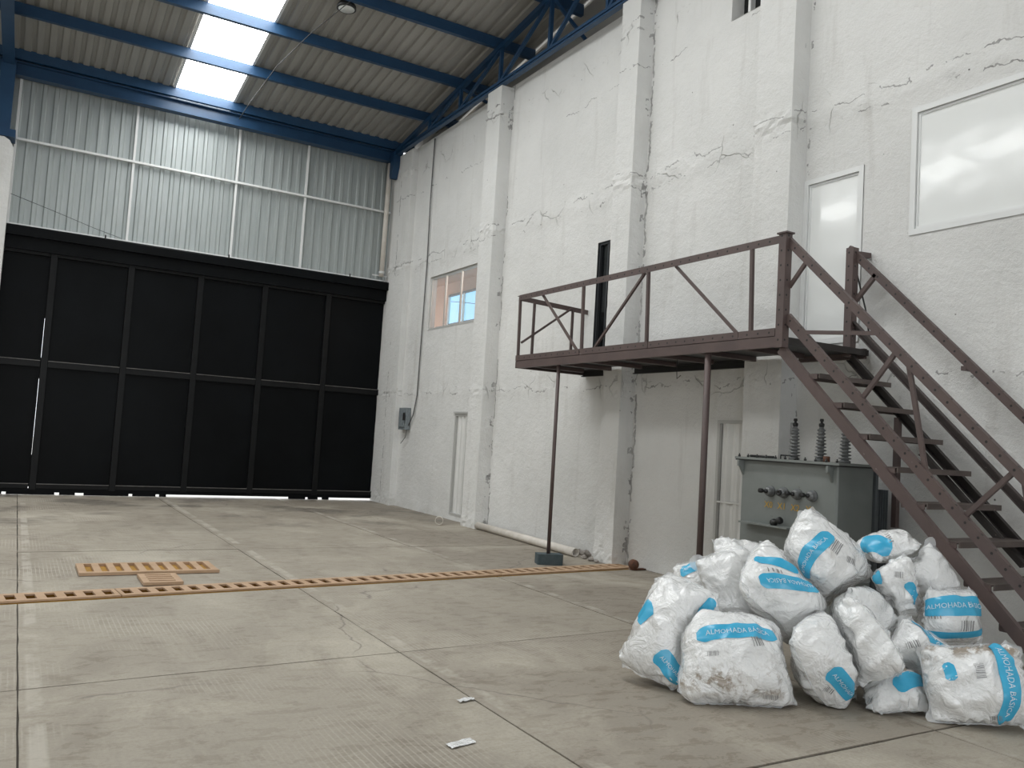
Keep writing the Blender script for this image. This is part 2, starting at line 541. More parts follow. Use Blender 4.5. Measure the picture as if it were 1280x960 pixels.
def angle(name, p0, p1, w, h, mat, parent=None, up=(0, 0, 1), t=0.008, sx=1, sz=1):
    """L section: outer corner at the line p0-p1, legs w sideways and h along up"""
    pr = [(0, 0), (w * sx, 0), (w * sx, t * sz), (t * sx, t * sz), (t * sx, h * sz), (0, h * sz)]
    if sx * sz < 0:
        pr = pr[::-1]
    v, f, uv = extrude(pr, p0, p1, up)
    return mk(name, v, f, mat, parent, uv)


def channel(name, p0, p1, w, h, mat, parent=None, up=(0, 0, 1), t=0.012, sx=1):
    """C section, web at side 0, flanges pointing sx, centred on up"""
    a = h / 2
    pr = [(0, -a), (w * sx, -a), (w * sx, -a + t), (t * sx, -a + t), (t * sx, a - t), (w * sx, a - t), (w * sx, a), (0, a)]
    if sx < 0:
        pr = pr[::-1]
    v, f, uv = extrude(pr, p0, p1, up)
    return mk(name, v, f, mat, parent, uv)


def box(name, lo, hi, mat, parent=None, ch=0.0):
    lo, hi = V(*lo), V(*hi)
    c = (lo + hi) / 2
    v, f, uv = extrude(rect(hi[0] - lo[0], hi[1] - lo[1], ch=ch), (c[0], c[1], lo[2]), (c[0], c[1], hi[2]), (0, 1, 0))
    return mk(name, v, f, mat, parent, uv)


def tube(name, pts, r, mat, parent=None, seg=10, cap=True, hollow=0.0):
    pts = [np.array(p, float) for p in pts]
    vs, fs = [], []
    prev = None
    for i, p in enumerate(pts):
        d = pts[min(i + 1, len(pts) - 1)] - pts[max(i - 1, 0)]
        d /= np.linalg.norm(d)
        if prev is None:
            a = np.cross(d, V(0, 0, 1))
            if np.linalg.norm(a) < 1e-4:
                a = np.cross(d, V(1, 0, 0))
        else:
            a = prev - d * (prev @ d)
        a /= np.linalg.norm(a)
        prev = a
        b = np.cross(d, a)
        rr = r[i] if isinstance(r, (list, tuple)) else r
        for k in range(seg):
            t = 2 * math.pi * k / seg
            vs.append(p + rr * (a * math.cos(t) + b * math.sin(t)))
    for i in range(len(pts) - 1):
        for k in range(seg):
            q = (k + 1) % seg
            fs.append((i * seg + k, i * seg + q, (i + 1) * seg + q, (i + 1) * seg + k))
    if hollow > 0:
        base = len(vs)
        c0, c1 = pts[0], pts[-1]
        for cc, off in ((c0, 0), (c1, (len(pts) - 1) * seg)):
            for k in range(seg):
                vs.append(cc + (vs[off + k] - cc) * (1 - hollow))
        e = (len(pts) - 1) * seg
        for k in range(seg):
            q = (k + 1) % seg
            fs.append((q, k, base + k, base + q))
            fs.append((e + k, e + q, base + seg + q, base + seg + k))
            fs.append((base + q, base + k, base + seg + k, base + seg + q))
    elif cap:
        fs.append(tuple(range(seg - 1, -1, -1)))
        fs.append(tuple(range((len(pts) - 1) * seg, len(pts) * seg)))
    return mk(name, vs, fs, mat, parent, smooth=True)


def lathe(name, c, prof, mat, parent=None, seg=20, axis=(0, 0, 1)):
    """prof: (radius, height) along axis from c"""
    c = np.array(c, float)
    ax = np.array(axis, float)
    ax /= np.linalg.norm(ax)
    a = np.cross(ax, V(0.3, 0.2, 1) if abs(ax[2]) < 0.9 else V(1, 0, 0))
    a /= np.linalg.norm(a)
    b = np.cross(ax, a)
    vs, fs = [], []
    for r, h in prof:
        for k in range(seg):
            t = 2 * math.pi * k / seg
            vs.append(c + ax * h + max(r, 1e-4) * (a * math.cos(t) + b * math.sin(t)))
    for i in range(len(prof) - 1):
        for k in range(seg):
            q = (k + 1) % seg
            fs.append((i * seg + k, i * seg + q, (i + 1) * seg + q, (i + 1) * seg + k))
    fs.append(tuple(range(seg - 1, -1, -1)))
    fs.append(tuple(range((len(prof) - 1) * seg, len(prof) * seg)))
    o = mk(name, vs, fs, mat, parent, smooth=True)
    return o


_txt = {}


def text_mesh(s, size=1.0):
    """flat text outline as triangles: verts (n,2) and faces, x from 0"""
    if s in _txt:
        return _txt[s]
    cu = bpy.data.curves.new('lettering', 'FONT')
    cu.body = s
    cu.size = 1.0
    cu.resolution_u = 2
    ob = bpy.data.objects.new('lettering', cu)
    COL.objects.link(ob)
    dg = bpy.context.evaluated_depsgraph_get()
    dg.update()
    me = bpy.data.meshes.new_from_object(ob.evaluated_get(dg))
    vv = np.array([v.co[:2] for v in me.vertices])
    ff = [tuple(p.vertices) for p in me.polygons]
    bpy.data.objects.remove(ob)
    bpy.data.curves.remove(cu)
    bpy.data.meshes.remove(me)
    _txt[s] = (vv, ff)
    return _txt[s]


def nz(*a):
    return noise.noise(Vector(a))


# ================================================================== STRUCTURE
WX = 7.28          # right wall plane
GY = 18.4          # gate plane
SL = 0.139         # roof slope, rising away from the gate
RIDGE = 2.0
XL, YB = -9.0, -7.0


def chord_z(y):
    return 8.10 + SL * (17.77 - (y if y >= RIDGE else 2 * RIDGE - y))


def sheet_z(y):
    return chord_z(y) + 0.25


# ---- floor
floor = thing('floor', (0, 0, 0), kind='structure')
tag(floor, 'grey-brown concrete slab floor with cast joints')
mk('floor_bed', [(XL, YB, -.25), (7.9, YB, -.25), (7.9, 18.7, -.25), (XL, 18.7, -.25)], [(0, 1, 2, 3)], 'concrete', floor)
mk('joint_filler', [(XL, YB, -.012), (7.4, YB, -.012), (7.4, 8.11 + .74, -.012), (XL, 8.11 - .9, -.012)], [(0, 1, 2, 3)], 'joint', floor)
mk('joint_filler', [(XL, 8.49 - .9, -.012), (7.4, 8.49 + .74, -.012), (7.4, 18.55, -.012), (XL, 18.55, -.012)], [(0, 1, 2, 3)], 'joint', floor)
XC = [-9.0, -7.08, -4.67, -2.26, 0.14, 2.56, 4.96, 7.40]
ROWS = [((-7, 0), (-5.2, 0)), ((-5.2, 0), (-2.4, 0)), ((-2.4, 0), (0.45, 0)), ((0.45, 0), (3.13, 0.01)),
        ((3.13, 0.01), (5.64, 0.062)), ((5.64, 0.062), (8.12, 0.10)), ((8.48, 0.10), (11.02, 0.015)), ((11.02, 0.015), (13.85, 0.01)),
        ((13.85, 0.01), (16.5, 0)), ((16.5, 0), (18.55, 0))]
g = 0.010
for (c0, s0), (c1, s1) in ROWS:
    for xa, xb in zip(XC[:-1], XC[1:]):
        xm = (xa + xb) / 2
        nx, ny = 10, 10
        a, b_ = xa + .005, xb - .005
        dz = random.uniform(-.0025, .0015)
        vs, fs = [], []
        for j in range(ny + 1):
            for i in range(nx + 1):
                x = a + (b_ - a) * i / nx
                y0_, y1_ = c0 + s0 * x + g, c1 + s1 * x - g
                wob = .006 * nz(x * 2.3, j * 7.1, c0) if j in (0, ny) else 0
                wx = .006 * nz(i * 3.3 + xa, (y0_ + y1_) * .5 + j * .9, 2.0) if i in (0, nx) else 0
                y = y0_ + (y1_ - y0_) * j / ny + wob
                edge = -.003 if (i in (0, nx) or j in (0, ny)) else 0
                vs.append((x + wx, y, dz + edge + .002 * nz(x * .8, y * .8, 0)))
        w = nx + 1
        for j in range(ny):
            for i in range(nx):
                fs.append((j * w + i, j * w + i + 1, (j + 1) * w + i + 1, (j + 1) * w + i))
        ring = [i for i in range(w)] + [j * w + nx for j in range(1, ny + 1)] + [ny * w + i for i in range(nx - 1, -1, -1)] + [j * w for j in range(ny - 1, 0, -1)]
        k0 = len(vs)
        for q in ring:
            vs.append((vs[q][0], vs[q][1], -.25))
        for q in range(len(ring)):
            q2 = (q + 1) % len(ring)
            fs.append((ring[q2], ring[q], k0 + q, k0 + q2))
        sl_ = mk('floor_slab', vs, fs, 'concrete', floor)
        ym = (c0 + c1) / 2
        tn = random.uniform(.0, .3)
        if xm > 4.9 and ym > 5.7:
            tn = random.uniform(.75, .95)
        elif xm > 2.5 and 3 < ym < 5.7:
            tn = random.uniform(.6, .8)
        elif ym > 14:
            tn += .35
        sl_.color = (tn, tn, tn, 1)

# ---- outside ground beyond the gate
og = mk('ground', [(-30, 18.56, -.05), (30, 18.56, -.05), (30, 60, -.05), (-30, 60, -.05)], [(0, 1, 2, 3)], 'outside')
tag(og, 'pale pavement outside the gate', kind='structure')

# ---- right wall with openings (y0,y1,z0,z1)
OPEN = [(14.03, 16.2, 3.76, 4.89), (14.06, 14.6, 0.10, 2.02), (9.80, 10.20, 2.80, 4.60), (6.75, 7.53, 0.0, 1.98),
        (5.60, 6.36, 2.80, 4.63), (2.90, 5.07, 3.79, 5.05), (7.08, 7.61, 6.97, 7.72)]


def wall_disp(y, z):
    d = .008 * nz(y * .55, z * .7, 3) + .005 * nz(y * 2.2, z * 2.6, 9) + .0022 * nz(y * 7, z * 8, 5)
    for zb, amp, wd in ((5.30, .030, .13), (2.42, .012, .07), (0.05, .02, .18)):
        zz = zb + .07 * nz(y * .7, zb, 1)
        e = math.exp(-((z - zz) / wd) ** 2)
        d += e * amp * (.35 + abs(nz(y * 3.1, z * 6, 4)) * 1.3 - .5 * abs(nz(y * 9, z * 13, 7)))
    return d


def lines(a, b, step, cuts):
    s = set([a, b] + [c for c in cuts if a < c < b])
    k = sorted(s)
    out = []
    for p, q in zip(k[:-1], k[1:]):
        n = max(1, int(round((q - p) / step)))
        out += [p + (q - p) * i / n for i in range(n)]
    return out + [b]


wr = thing('wall_right', (WX, 8, 0), kind='structure')
tag(wr, 'rough white limewashed wall with concrete pilasters')
ys = lines(1.5, 18.5, .055, [c for o in OPEN for c in o[:2]])
zs = lines(0.0, 8.0, .055, [c for o in OPEN for c in o[2:]])
vs, fs, idx = [], [], {}


def wv(i, j):
    if (i, j) not in idx:
        y, z = ys[i], zs[j]
        near = min((max(max(o[0] - y, y - o[1]), max(o[2] - z, z - o[3])) for o in OPEN), default=9)
        d = wall_disp(y, z) * min(1, max(0.1, near / .08))
        idx[(i, j)] = len(vs)
        vs.append((WX - d, y, z))
    return idx[(i, j)]


for i in range(len(ys) - 1):
    ym = (ys[i] + ys[i + 1]) / 2
    for j in range(len(zs) - 1):
        zm = (zs[j] + zs[j + 1]) / 2
        if any(o[0] < ym < o[1] and o[2] < zm < o[3] for o in OPEN):
            continue
        fs.append((wv(i, j), wv(i, j + 1), wv(i + 1, j + 1), wv(i + 1, j)))
mk('plaster_face', vs, fs, 'plaster', wr, smooth=True)
# wall behind the frame, wall top
mk('plaster_face', [(WX, YB, 0), (WX, 1.5, 0), (WX, 1.5, 8), (WX, YB, 8)], [(0, 3, 2, 1)], 'plaster', wr)
mk('wall_top', [(WX, YB, 8), (7.9, YB, 8), (7.9, 18.5, 8), (WX, 18.5, 8)], [(0, 1, 2, 3)], 'plaster', wr)
mk('outer_face', [(7.9, YB, 0), (7.9, 18.6, 0), (7.9, 18.6, 2.5), (7.9, YB, 2.5)], [(0, 1, 2, 3)], 'plaster', wr)


def pillar(y0, y1, xf, z1=7.955):
    st = .05
    zz = lines(0, z1, st, [])
    per = []
    n1, n2 = max(2, int((WX + .03 - xf) / .045)), max(4, int((y1 - y0) / .05))
    for k in range(n1):
        per.append((WX + .03 - (WX + .03 - xf) * k / n1, y0, 0))
    for k in range(n2):
        per.append((xf, y0 + (y1 - y0) * k / n2, 1))
    for k in range(n1 + 1):
        per.append((xf + (WX + .03 - xf) * k / n1, y1, 2))
    vs, fs = [], []
    cx, cy = WX, (y0 + y1) / 2
    for z in zz:
        for (x, y, s) in per:
            d = .006 * nz(y * 2, z * 1.3, x * 2) + .003 * nz(y * 8, z * 8, x * 8)
            for zb, amp in ((5.33, .035), (2.45, .014), (7.45, .03), (.1, .02)):
                e = math.exp(-((z - zb - .1 * nz(y0, y * 1.5, zb)) / .10) ** 2)
                d += e * amp * (.8 - 2.2 * abs(nz(y * 6 + x * 5, z * 11, y0)))
            corner = abs(x - xf) < 1e-6 and (abs(y - y0) < 1e-6 or abs(y - y1) < 1e-6)
            if corner:
                d -= .008 * max(0, nz(z * 6, y0, 4)) + .003
            dx, dy = (-1 if s == 1 else 0), (0 if s == 1 else (-1 if s == 0 else 1))
            if corner:
                dx, dy = -.7, (-.7 if y < cy else .7)
            vs.append((x + dx * d, y + dy * d, z))
    w = len(per)
    for j in range(len(zz) - 1):
        for k in range(w - 1):
            fs.append((j * w + k + 1, j * w + k, (j + 1) * w + k, (j + 1) * w + k + 1))
    mk('pilaster', vs, fs, 'plaster', wr, smooth=False)


for y0, y1, xf in ((17.3, 18.45, 7.14), (13.1, 13.62, 7.03), (9.15, 9.57, 7.03), (6.36, 6.90, 7.03), (1.2, 1.75, 7.03)):
    pillar(y0, y1, xf)


# ---- openings of the right wall
def reveal(name, o, depth, mat, parent):
    y0, y1, z0, z1 = o
    a, b_ = WX - .006, WX + depth
    vs = [(a, y0, z0), (a, y1, z0), (a, y1, z1), (a, y0, z1), (b_, y0, z0), (b_, y1, z0), (b_, y1, z1), (b_, y0, z1)]
    fs = [(0, 1, 5, 4), (1, 2, 6, 5), (2, 3, 7, 6), (3, 0, 4, 7)]
    return mk(name, vs, fs, mat, parent)


def fr(parent, o, x, w, d, mat, name='frame_bar'):
    y0, y1, z0, z1 = o
    box(name, (x, y0, z0), (x + d, y0 + w, z1), mat, parent)
    box(name, (x, y1 - w, z0), (x + d, y1, z1), mat, parent)
    box(name, (x, y0 + w, z0), (x + d, y1 - w, z0 + w), mat, parent)
    box(name, (x, y0 + w, z1 - w), (x + d, y1 - w, z1), mat, parent)


# window_1: sliding window with a room behind
o = OPEN[0]
w1 = thing('window_1', (WX, 15.1, 3.76), kind='structure')
tag(w1, 'three-light sliding window looking into a peach room with blue glazing')
reveal('reveal', o, .16, 'plaster', w1)
fr(w1, o, WX + .03, .05, .05, 'alu')
for ym in (14.80, 15.50):
    box('mullion', (WX + .03, ym - .018, 3.81), (WX + .065, ym + .018, 4.84), 'alu', w1)
for ya, yb_ in ((14.08, 14.775), (14.825, 15.475), (15.525, 16.15)):
    box('pane', (WX + .05, ya, 3.81), (WX + .056, yb_, 4.84), 'glass', w1)
ra, rb = WX + .16, 8.66
rv = [(ra, 12.9, 3.0), (rb, 12.9, 3.0), (rb, 20.6, 3.0), (ra, 20.6, 3.0), (ra, 12.9, 5.22), (rb, 12.9, 5.22), (rb, 20.6, 5.22), (ra, 20.6, 5.22)]
mk('room_shell', rv, [(0, 1, 2, 3), (4, 7, 6, 5), (0, 4, 5, 1), (1, 5, 6, 2), (2, 6, 7, 3)], 'peach', w1)
box('far_pane', (8.62, 15.6, 3.6), (8.64, 17.95, 4.86), 'blue_window', w1)
box('far_frame', (8.58, 15.6, 4.86), (8.64, 18.0, 4.91), 'dark_alu', w1)
box('far_frame', (8.60, 15.6, 4.19), (8.64, 18.0, 4.22), 'dark_alu', w1)
for yy in (17.98, 17.2, 16.3):
    box('far_mullion', (8.58, yy - .025, 3.6), (8.64, yy + .025, 4.9), 'white_metal', w1)
tube('far_wire', [(8.61, 17.9, 4.75), (8.61, 17.0, 4.62), (8.61, 16.0, 4.45)], .006, 'cable', w1, seg=5)
rl = bpy.data.lights.new('room_fill_light', 'POINT')  # unseen light added to brighten the peach room
rl.energy = 45
rl.shadow_soft_size = .3
rl.color = (1, .93, .85)
rlo = bpy.data.objects.new('room_fill_light', rl)
COL.objects.link(rlo)
rlo.location = (8.0, 14.2, 4.9)


def ribbed_door(name, o, x, label, nrib, latch=None):
    y0, y1, z0, z1 = o
    d = thing(name, (x, (y0 + y1) / 2, z0), kind='structure')
    tag(d, label)
    reveal('reveal', o, .08, 'plaster', d)
    fr(d, o, WX - .012, .04, .05, 'door_frame', 'frame_bar')
    a, b_ = y0 + .048, y1 - .048
    box('shadow_backing', (WX + .06, y0, z0), (WX + .07, y1, z1), 'dark_metal', d)  # dark sheet standing for the shadow gap around the door sheet
    n = nrib * 4
    vs, fs = [], []
    for i in range(n + 1):
        y = a + (b_ - a) * i / n
        q = (i % 4)
        dx = .0 if q in (0, 3) else .034
        for z in (z0 + .03, z1 - .035):
            vs.append((WX + .035 - dx, y, z))
    for i in range(n):
        fs.append((2 * i, 2 * i + 1, 2 * i + 3, 2 * i + 2))
    mk('door_sheet', vs, fs, 'white_door', d)
    if latch:
        bar('latch_bolt', (WX - .005, a, latch), (WX - .005, b_, latch - .01), .02, .02, 'white_door', d)
        box('latch_plate', (WX - .02, a + .22, latch - .04), (WX, a + .30, latch + .03), 'dark_alu', d)
    return d


d1 = ribbed_door('door_1', OPEN[1], WX, 'narrow white ribbed sheet door near the far pilaster', 3)
box('lintel', (WX - .03, 14.02, 2.02), (WX + .02, 14.64, 2.06), 'alu', d1)
ribbed_door('door_2', OPEN[3], WX, 'white ribbed sheet door behind the transformer', 4, 1.02)
# window_2: tall black slot
o = OPEN[2]
w2 = thing('window_2', (WX, 10, 2.8), kind='structure')
tag(w2, 'tall narrow black-glazed opening above the platform')
reveal('reveal', o, .14, 'dark_alu', w2)
fr(w2, o, WX + .02, .035, .06, 'dark_alu')
box('pane', (WX + .06, 9.835, 2.835), (WX + .07, 10.165, 4.565), 'black_glass', w2)
box('mullion', (WX + .03, 9.97, 2.835), (WX + .06, 10.0, 4.565), 'dark_alu', w2)
# door_3: glossy upper door, window_3: big painted glass window
for nm, o, lab in (('door_3', OPEN[4], 'glossy white panel door opening onto the platform'), ('window_3', OPEN[5], 'large white painted-over window high above the stairs')):
    w3 = thing(nm, (WX, (o[0] + o[1]) / 2, o[2]), kind='structure')
    tag(w3, lab)
    reveal('reveal', o, .06, 'plaster', w3)
    fr(w3, o, WX - .012, .055, .05, 'white_metal')
    q = (o[0] + .06, o[1] - .06, o[2] + .06, o[3] - .06)
    fr(w3, q, WX + .008, .02, .025, 'white_metal', 'glazing_bead')
    box('pane', (WX + .02, o[0] + .05, o[2] + .05), (WX + .03, o[1] - .05, o[3] - .05), 'glossy_white', w3)
# window_4: small dark vent under the roof
o = OPEN[6]
w4 = thing('window_4', (WX, 7.35, 6.97), kind='structure')
tag(w4, 'small dark opening high on the wall between pilasters')
reveal('reveal', o, .22, 'plaster', w4)
box('pane', (WX + .2, o[0], o[2]), (WX + .21, o[1], o[3]), 'black_glass', w4)
box('mullion', (WX + .12, 7.42, o[2]), (WX + .2, 7.46, o[3]), 'white_metal', w4)


# ---- corrugated sheets
def sheet(name, fn, a, b_, pitch, rib, parent, mat, segs):
    """fn(t, s, h) -> point; t across, s index along, h rib height"""
    prof = []
    t = a
    n = max(1, int(round((b_ - a) / pitch)))
    p = (b_ - a) / n
    for k in range(n):
        q = a + k * p
        prof += [(q, 0), (q + .50 * p, 0), (q + .60 * p, rib), (q + .88 * p, rib), (q + .98 * p, 0)]
    prof.append((b_, 0))
    vs, fs = [], []
    for (t, h) in prof:
        for s in segs:
            vs.append(fn(t, s, h))
    ns = len(segs)
    for i in range(len(prof) - 1):
        for j in range(ns - 1):
            fs.append((i * ns + j, (i + 1) * ns + j, (i + 1) * ns + j + 1, i * ns + j + 1))
    return mk(name, vs, fs, mat, parent)


roof = thing('ceiling', (0, 8, 8.4), kind='structure')
tag(roof, 'galvanised ribbed sheet roof with translucent skylight strips')
SKY = [(2.20, 3.38), (-5.6, -4.42)]
xcuts = [-9.0, -8.0, -7.0, -6.3, -5.6, None, -4.42, -3.5, -2.5, -1.6, -.65, .35, 1.3, 2.20, None, 3.38, 4.4, 5.4, 6.4, 7.3, 7.95]
prev = None
for q in range(len(xcuts) - 1):
    a, b_ = xcuts[q], xcuts[q + 1]
    if a is None or b_ is None:
        continue
    for ya, yb_ in ((18.6, RIDGE), (RIDGE, YB)):
        sheet('roof_sheet', lambda t, s, h: (t, s, sheet_z(s) + h), a, b_, .2, .035, roof, 'roof_sheet', [ya, yb_])
for a, b_ in SKY:
    for ya, yb_ in ((18.35, 10.0), (10.0, RIDGE)):
        mk('skylight_panel', [(a - .02, ya, sheet_z(ya) + .02), (b_ + .02, ya, sheet_z(ya) + .02), (b_ + .02, yb_, sheet_z(yb_) + .02), (a - .02, yb_, sheet_z(yb_) + .02)],
           [(0, 3, 2, 1)], 'skylight', roof)
        for xx in (a, b_):
            bar('skylight_edge', (xx, ya, sheet_z(ya) + .005), (xx, yb_, sheet_z(yb_) + .005), .05, .02, 'white_metal', roof)

for a, b_ in SKY:
    for ya, yb_ in ((RIDGE, YB),):
        sheet('roof_sheet', lambda t, s, h: (t, s, sheet_z(s) + h), a, b_, .2, .035, roof, 'roof_sheet', [ya, yb_])

# ---- back wall above the gate (sheet cladding)
wb = thing('wall_back', (3, 18.55, 5), kind='structure')
tag(wb, 'galvanised sheet cladding above the gate with white steel rails')
xx = -8.6
for a in [-8.6 + 1.0 * k for k in range(16)]:
    b_ = min(a + 1.0, 7.4)
    sheet('wall_sheet', lambda t, s, h: (t, 18.52 - h, s), a, b_, .2, .03, wb, 'wall_sheet', [5.0, 8.30])
rails = [(1.60, 5.05, 7.95), (3.62, 5.05, 7.95), (5.12, 5.05, 7.95), (-.46, 5.05, 7.95), (7.17, 5.05, 7.95)]
for x, za, zb_ in rails:
    box('vertical_rail', (x - .022, 18.43, za), (x + .022, 18.48, zb_), 'white_metal', wb)
for z in (6.70, 5.07):
    box('horizontal_rail', (-.9, 18.40, z - .021), (7.26, 18.47, z + .021), 'white_metal', wb)
box('lower_wall', (-9, 18.5, 0), (-1.15, 18.62, 5.05), 'plaster', wb)
# left wall and front wall: out of frame
lw = mk('wall_left', [(XL, YB, 0), (XL, 18.6, 0), (XL, 18.6, 10.7), (XL, YB, 10.7)], [(0, 1, 2, 3)], 'plaster')
tag(lw, 'white plaster wall on the far left side', kind='structure')
fwall = thing('wall_front', (0, YB, 0), kind='structure')  # doorway is unseen and assumed; set close to throw frontal light inside
tag(fwall, 'white wall behind the viewer with an added wide doorway for daylight')
box('wall_panel', (XL, YB - .2, 0), (-6.5, YB, 9.0), 'plaster', fwall)
box('wall_panel', (5.0, YB - .2, 0), (7.9, YB, 9.0), 'plaster', fwall)
box('wall_panel', (-6.5, YB - .2, 5.2), (5.0, YB, 9.0), 'plaster', fwall)
# clerestory sheet above the right wall
cs = thing('wall_upper', (7.95, 8, 8), kind='structure')
tag(cs, 'grey sheet strip closing the gap above the right wall')
mk('closing_sheet', [(7.92, 18.6, 7.9), (7.92, RIDGE, 7.9), (7.92, RIDGE, sheet_z(RIDGE)), (7.92, 18.6, sheet_z(18.6) - .02)], [(0, 1, 2, 3)], 'roof_sheet', cs)
mk('closing_sheet', [(7.92, RIDGE, 7.9), (7.92, YB, 7.9), (7.92, YB, sheet_z(YB)), (7.92, RIDGE, sheet_z(RIDGE))], [(0, 1, 2, 3)], 'roof_sheet', cs)

# ================================================================== STEEL ROOF FRAME
PURL = [(16.55, 'blue roof purlin nearest the gate above the eave beam'), (14.98, 'second blue roof purlin from the gate'),
        (13.42, 'third blue roof purlin from the gate, beside the round lamp'), (11.86, 'fourth blue roof purlin, at the top edge of the picture')]
for y, lab in PURL:
    z = chord_z(y) + .05
    p = thing('roof_purlin', (3.6, y, z), lab, 'purlin', 'blue roof purlins')
    v, f, uv = extrude([(-.045, 0), (.045, 0), (.045, .02), (-.03, .02), (-.03, .17), (.045, .17), (.045, .19), (-.045, .19)], (-8.9, y, z), (7.85, y, z))
    mk('purlin_channel', v, f, 'blue', p, uv)
for k, y in enumerate([10.3, 8.74, 7.18, 5.62, 4.06, 2.5, 1.2, -.36, -1.92, -3.48, -5.04]):
    z = chord_z(y) + .05
    v, f, uv = extrude(rect(.09, .19, cy=.095), (-8.9, y, z), (7.85, y, z))
    mk('purlin', v, f, 'blue', roof, uv)

eb = thing('eave_beam', (3.5, 18.2, 7.8), 'blue double eave beam running above the corrugated facade', 'beam')
channel('upper_channel', (-8.9, 18.12, 8.22), (7.5, 18.12, 8.22), .10, .19, 'blue', eb, sx=1)
v, f, uv = extrude([(-.10, -.13), (.10, -.13), (.10, -.11), (.012, -.11), (.012, .11), (.10, .11), (.10, .13), (-.10, .13), (-.10, .11), (-.012, .11), (-.012, -.11), (-.10, -.11)],
                   (-8.9, 18.28, 7.97), (7.27, 18.28, 7.97))
mk('lower_beam', v, f, 'blue', eb, uv)
# corner bracket on the right pilaster
v, f, uv = extrude([(0, 0), (-.40, 0), (-.40, -.34), (-.30, -.62), (-.22, -.62), (0, -.2)], (6.98, 18.42, 8.05), (7.13, 18.42, 8.05))
mk('corner_bracket', v, f, 'blue', eb, uv)


def truss(x, label, cw=.07):
    t = thing('roof_truss', (x, 10, 8), label, 'truss')
    ya, yb_ = 17.95, RIDGE
    bar('bottom_chord', (x, 18.25, 8.045), (x, YB + .2, 8.045), cw, .05, 'blue', t)
    bar('bottom_flange', (x, 18.25, 7.975), (x, YB + .2, 7.975), cw + .02, .03, 'blue', t)
    for q in range(12):
        bar('packing_plate', (x, 17.5 - 1.6 * q, 7.992), (x, 17.42 - 1.6 * q, 7.992), .05, .06, 'blue', t)
    for s0, s1 in ((18.1, RIDGE), (RIDGE, YB + .2)):
        bar('top_chord', (x, s0, chord_z(s0) + .0), (x, s1, chord_z(s1) + .0), .09, .09, 'blue', t)
    nodes = [16.30, 14.85, 13.24, 11.58, 9.98, 8.4, 6.8, 5.2, 3.6, 2.0]
    for k, y in enumerate(nodes):
        bar('web_post', (x, y, 8.06), (x, y, chord_z(y) - .04), .06, .06, 'blue', t, (0, 1, 0))
        if k:
            yp = nodes[k - 1]
            bar('web_diagonal', (x, yp - .05, 8.07), (x, y + .06, chord_z(y) - .05), .055, .055, 'blue', t)
    return t


rt = truss(7.06, 'blue steel truss lying along the top of the white wall')
for y in (14.85, 11.58):
    bar('lateral_brace', (7.06, y, chord_z(y) - .03), (7.70, y - .25, 8.20), .05, .05, 'blue', rt)
lt = truss(-.68, 'blue steel truss at the left edge above the white column', .17)
for y in (16.6,):
    box('gusset_plate', (-.75, y - .12, 8.0), (-.61, y + .12, 8.012), 'blue', lt)
box('end_post', (-.80, 18.05, 6.72), (-.56, 18.3, 8.06), 'blue', lt)
box('seat_plate', (-.98, 17.95, 6.58), (-.46, 18.4, 6.72), 'blue', lt)


v, f, uv = extrude([(0, 0), (.9, 0), (.9, 6.57), (.16, 6.57), (.07, 6.52), (0, 6.40)], (-.47, 17.98, 0), (-.47, 18.38, 0))
cc = mk('concrete_column', v, f, 'plaster')
tag(cc, 'white concrete column with rounded top at the left edge', 'column')

# ================================================================== GATE
gt = thing('sliding_gate', (3.2, GY, 0), 'black steel panelled gate filling the end wall', 'gate')
GX = [-1.0, .37, 1.74, 3.07, 4.40, 5.81, 7.20]
ZR = [(.20, 2.40), (2.55, 4.55)]
for k in range(6):
    for za, zb_ in ZR:
        xa, xb = GX[k] + .055, GX[k + 1] - .055
        if k == 0:
            xb -= .008
        nx, nz_ = 8, 10
        vs, fs = [], []
        for j in range(nz_ + 1):
            for i in range(nx + 1):
                x, z = xa + (xb - xa) * i / nx, za - .02 + (zb_ - za + .04) * j / nz_
                e = min(i, nx - i) / nx * min(j, nz_ - j) / nz_ * 8
                vs.append((x, GY + .035 + .012 * nz(x * 1.1, z * .9, k) * min(1, e) - .006 * min(1, e), z))
        for j in range(nz_):
            for i in range(nx):
                a = j * (nx + 1) + i
                fs.append((a, a + 1, a + nx + 2, a + nx + 1))
        mk('panel', vs, fs, 'black', gt, smooth=True)
for k, x in enumerate(GX):
    w = .055
    bar('post', (x, GY, .10), (x, GY, 4.60), .12 if 0 < k < 6 else .08, .07, 'black_frame', gt, (0, 1, 0), ch=.006)
for k in range(6):
    xa, xb = GX[k] + .06, GX[k + 1] - .06
    if k == 0:
        xb -= .012
    bar('middle_rail', (xa, GY, 2.475), (xb, GY, 2.475), .07, .12, 'black_frame', gt, ch=.006)
    bar('top_rail', (xa, GY, 4.58), (xb, GY, 4.58), .07, .08, 'black_frame', gt, ch=.006)
    bar('bottom_rail', (xa, GY, .16), (xb, GY, .16), .07, .08, 'black_frame', gt, ch=.006)
    bar('panel_ledge', (xa, GY - .02, 2.540), (xb, GY - .02, 2.540), .05, .012, 'lit_ledge', gt)
    bar('panel_ledge', (xa, GY - .02, .206), (xb, GY - .02, .206), .05, .012, 'lit_ledge', gt)
v, f, uv = extrude([(-.10, 0), (.06, 0), (.06, .24), (-.10, .24)], (-1.1, GY, 4.60), (7.28, GY, 4.60))
mk('lower_header', v, f, 'black', gt, uv)
v, f, uv = extrude([(-.20, 0), (.06, 0), (.06, .19), (-.17, .19), (-.20, .16)], (-1.1, GY, 4.842), (7.28, GY, 4.842))
mk('upper_header', v, f, 'black', gt, uv)
bar('floor_runner', (-1.0, GY, .085), (7.2, GY, .085), .05, .07, 'black', gt)
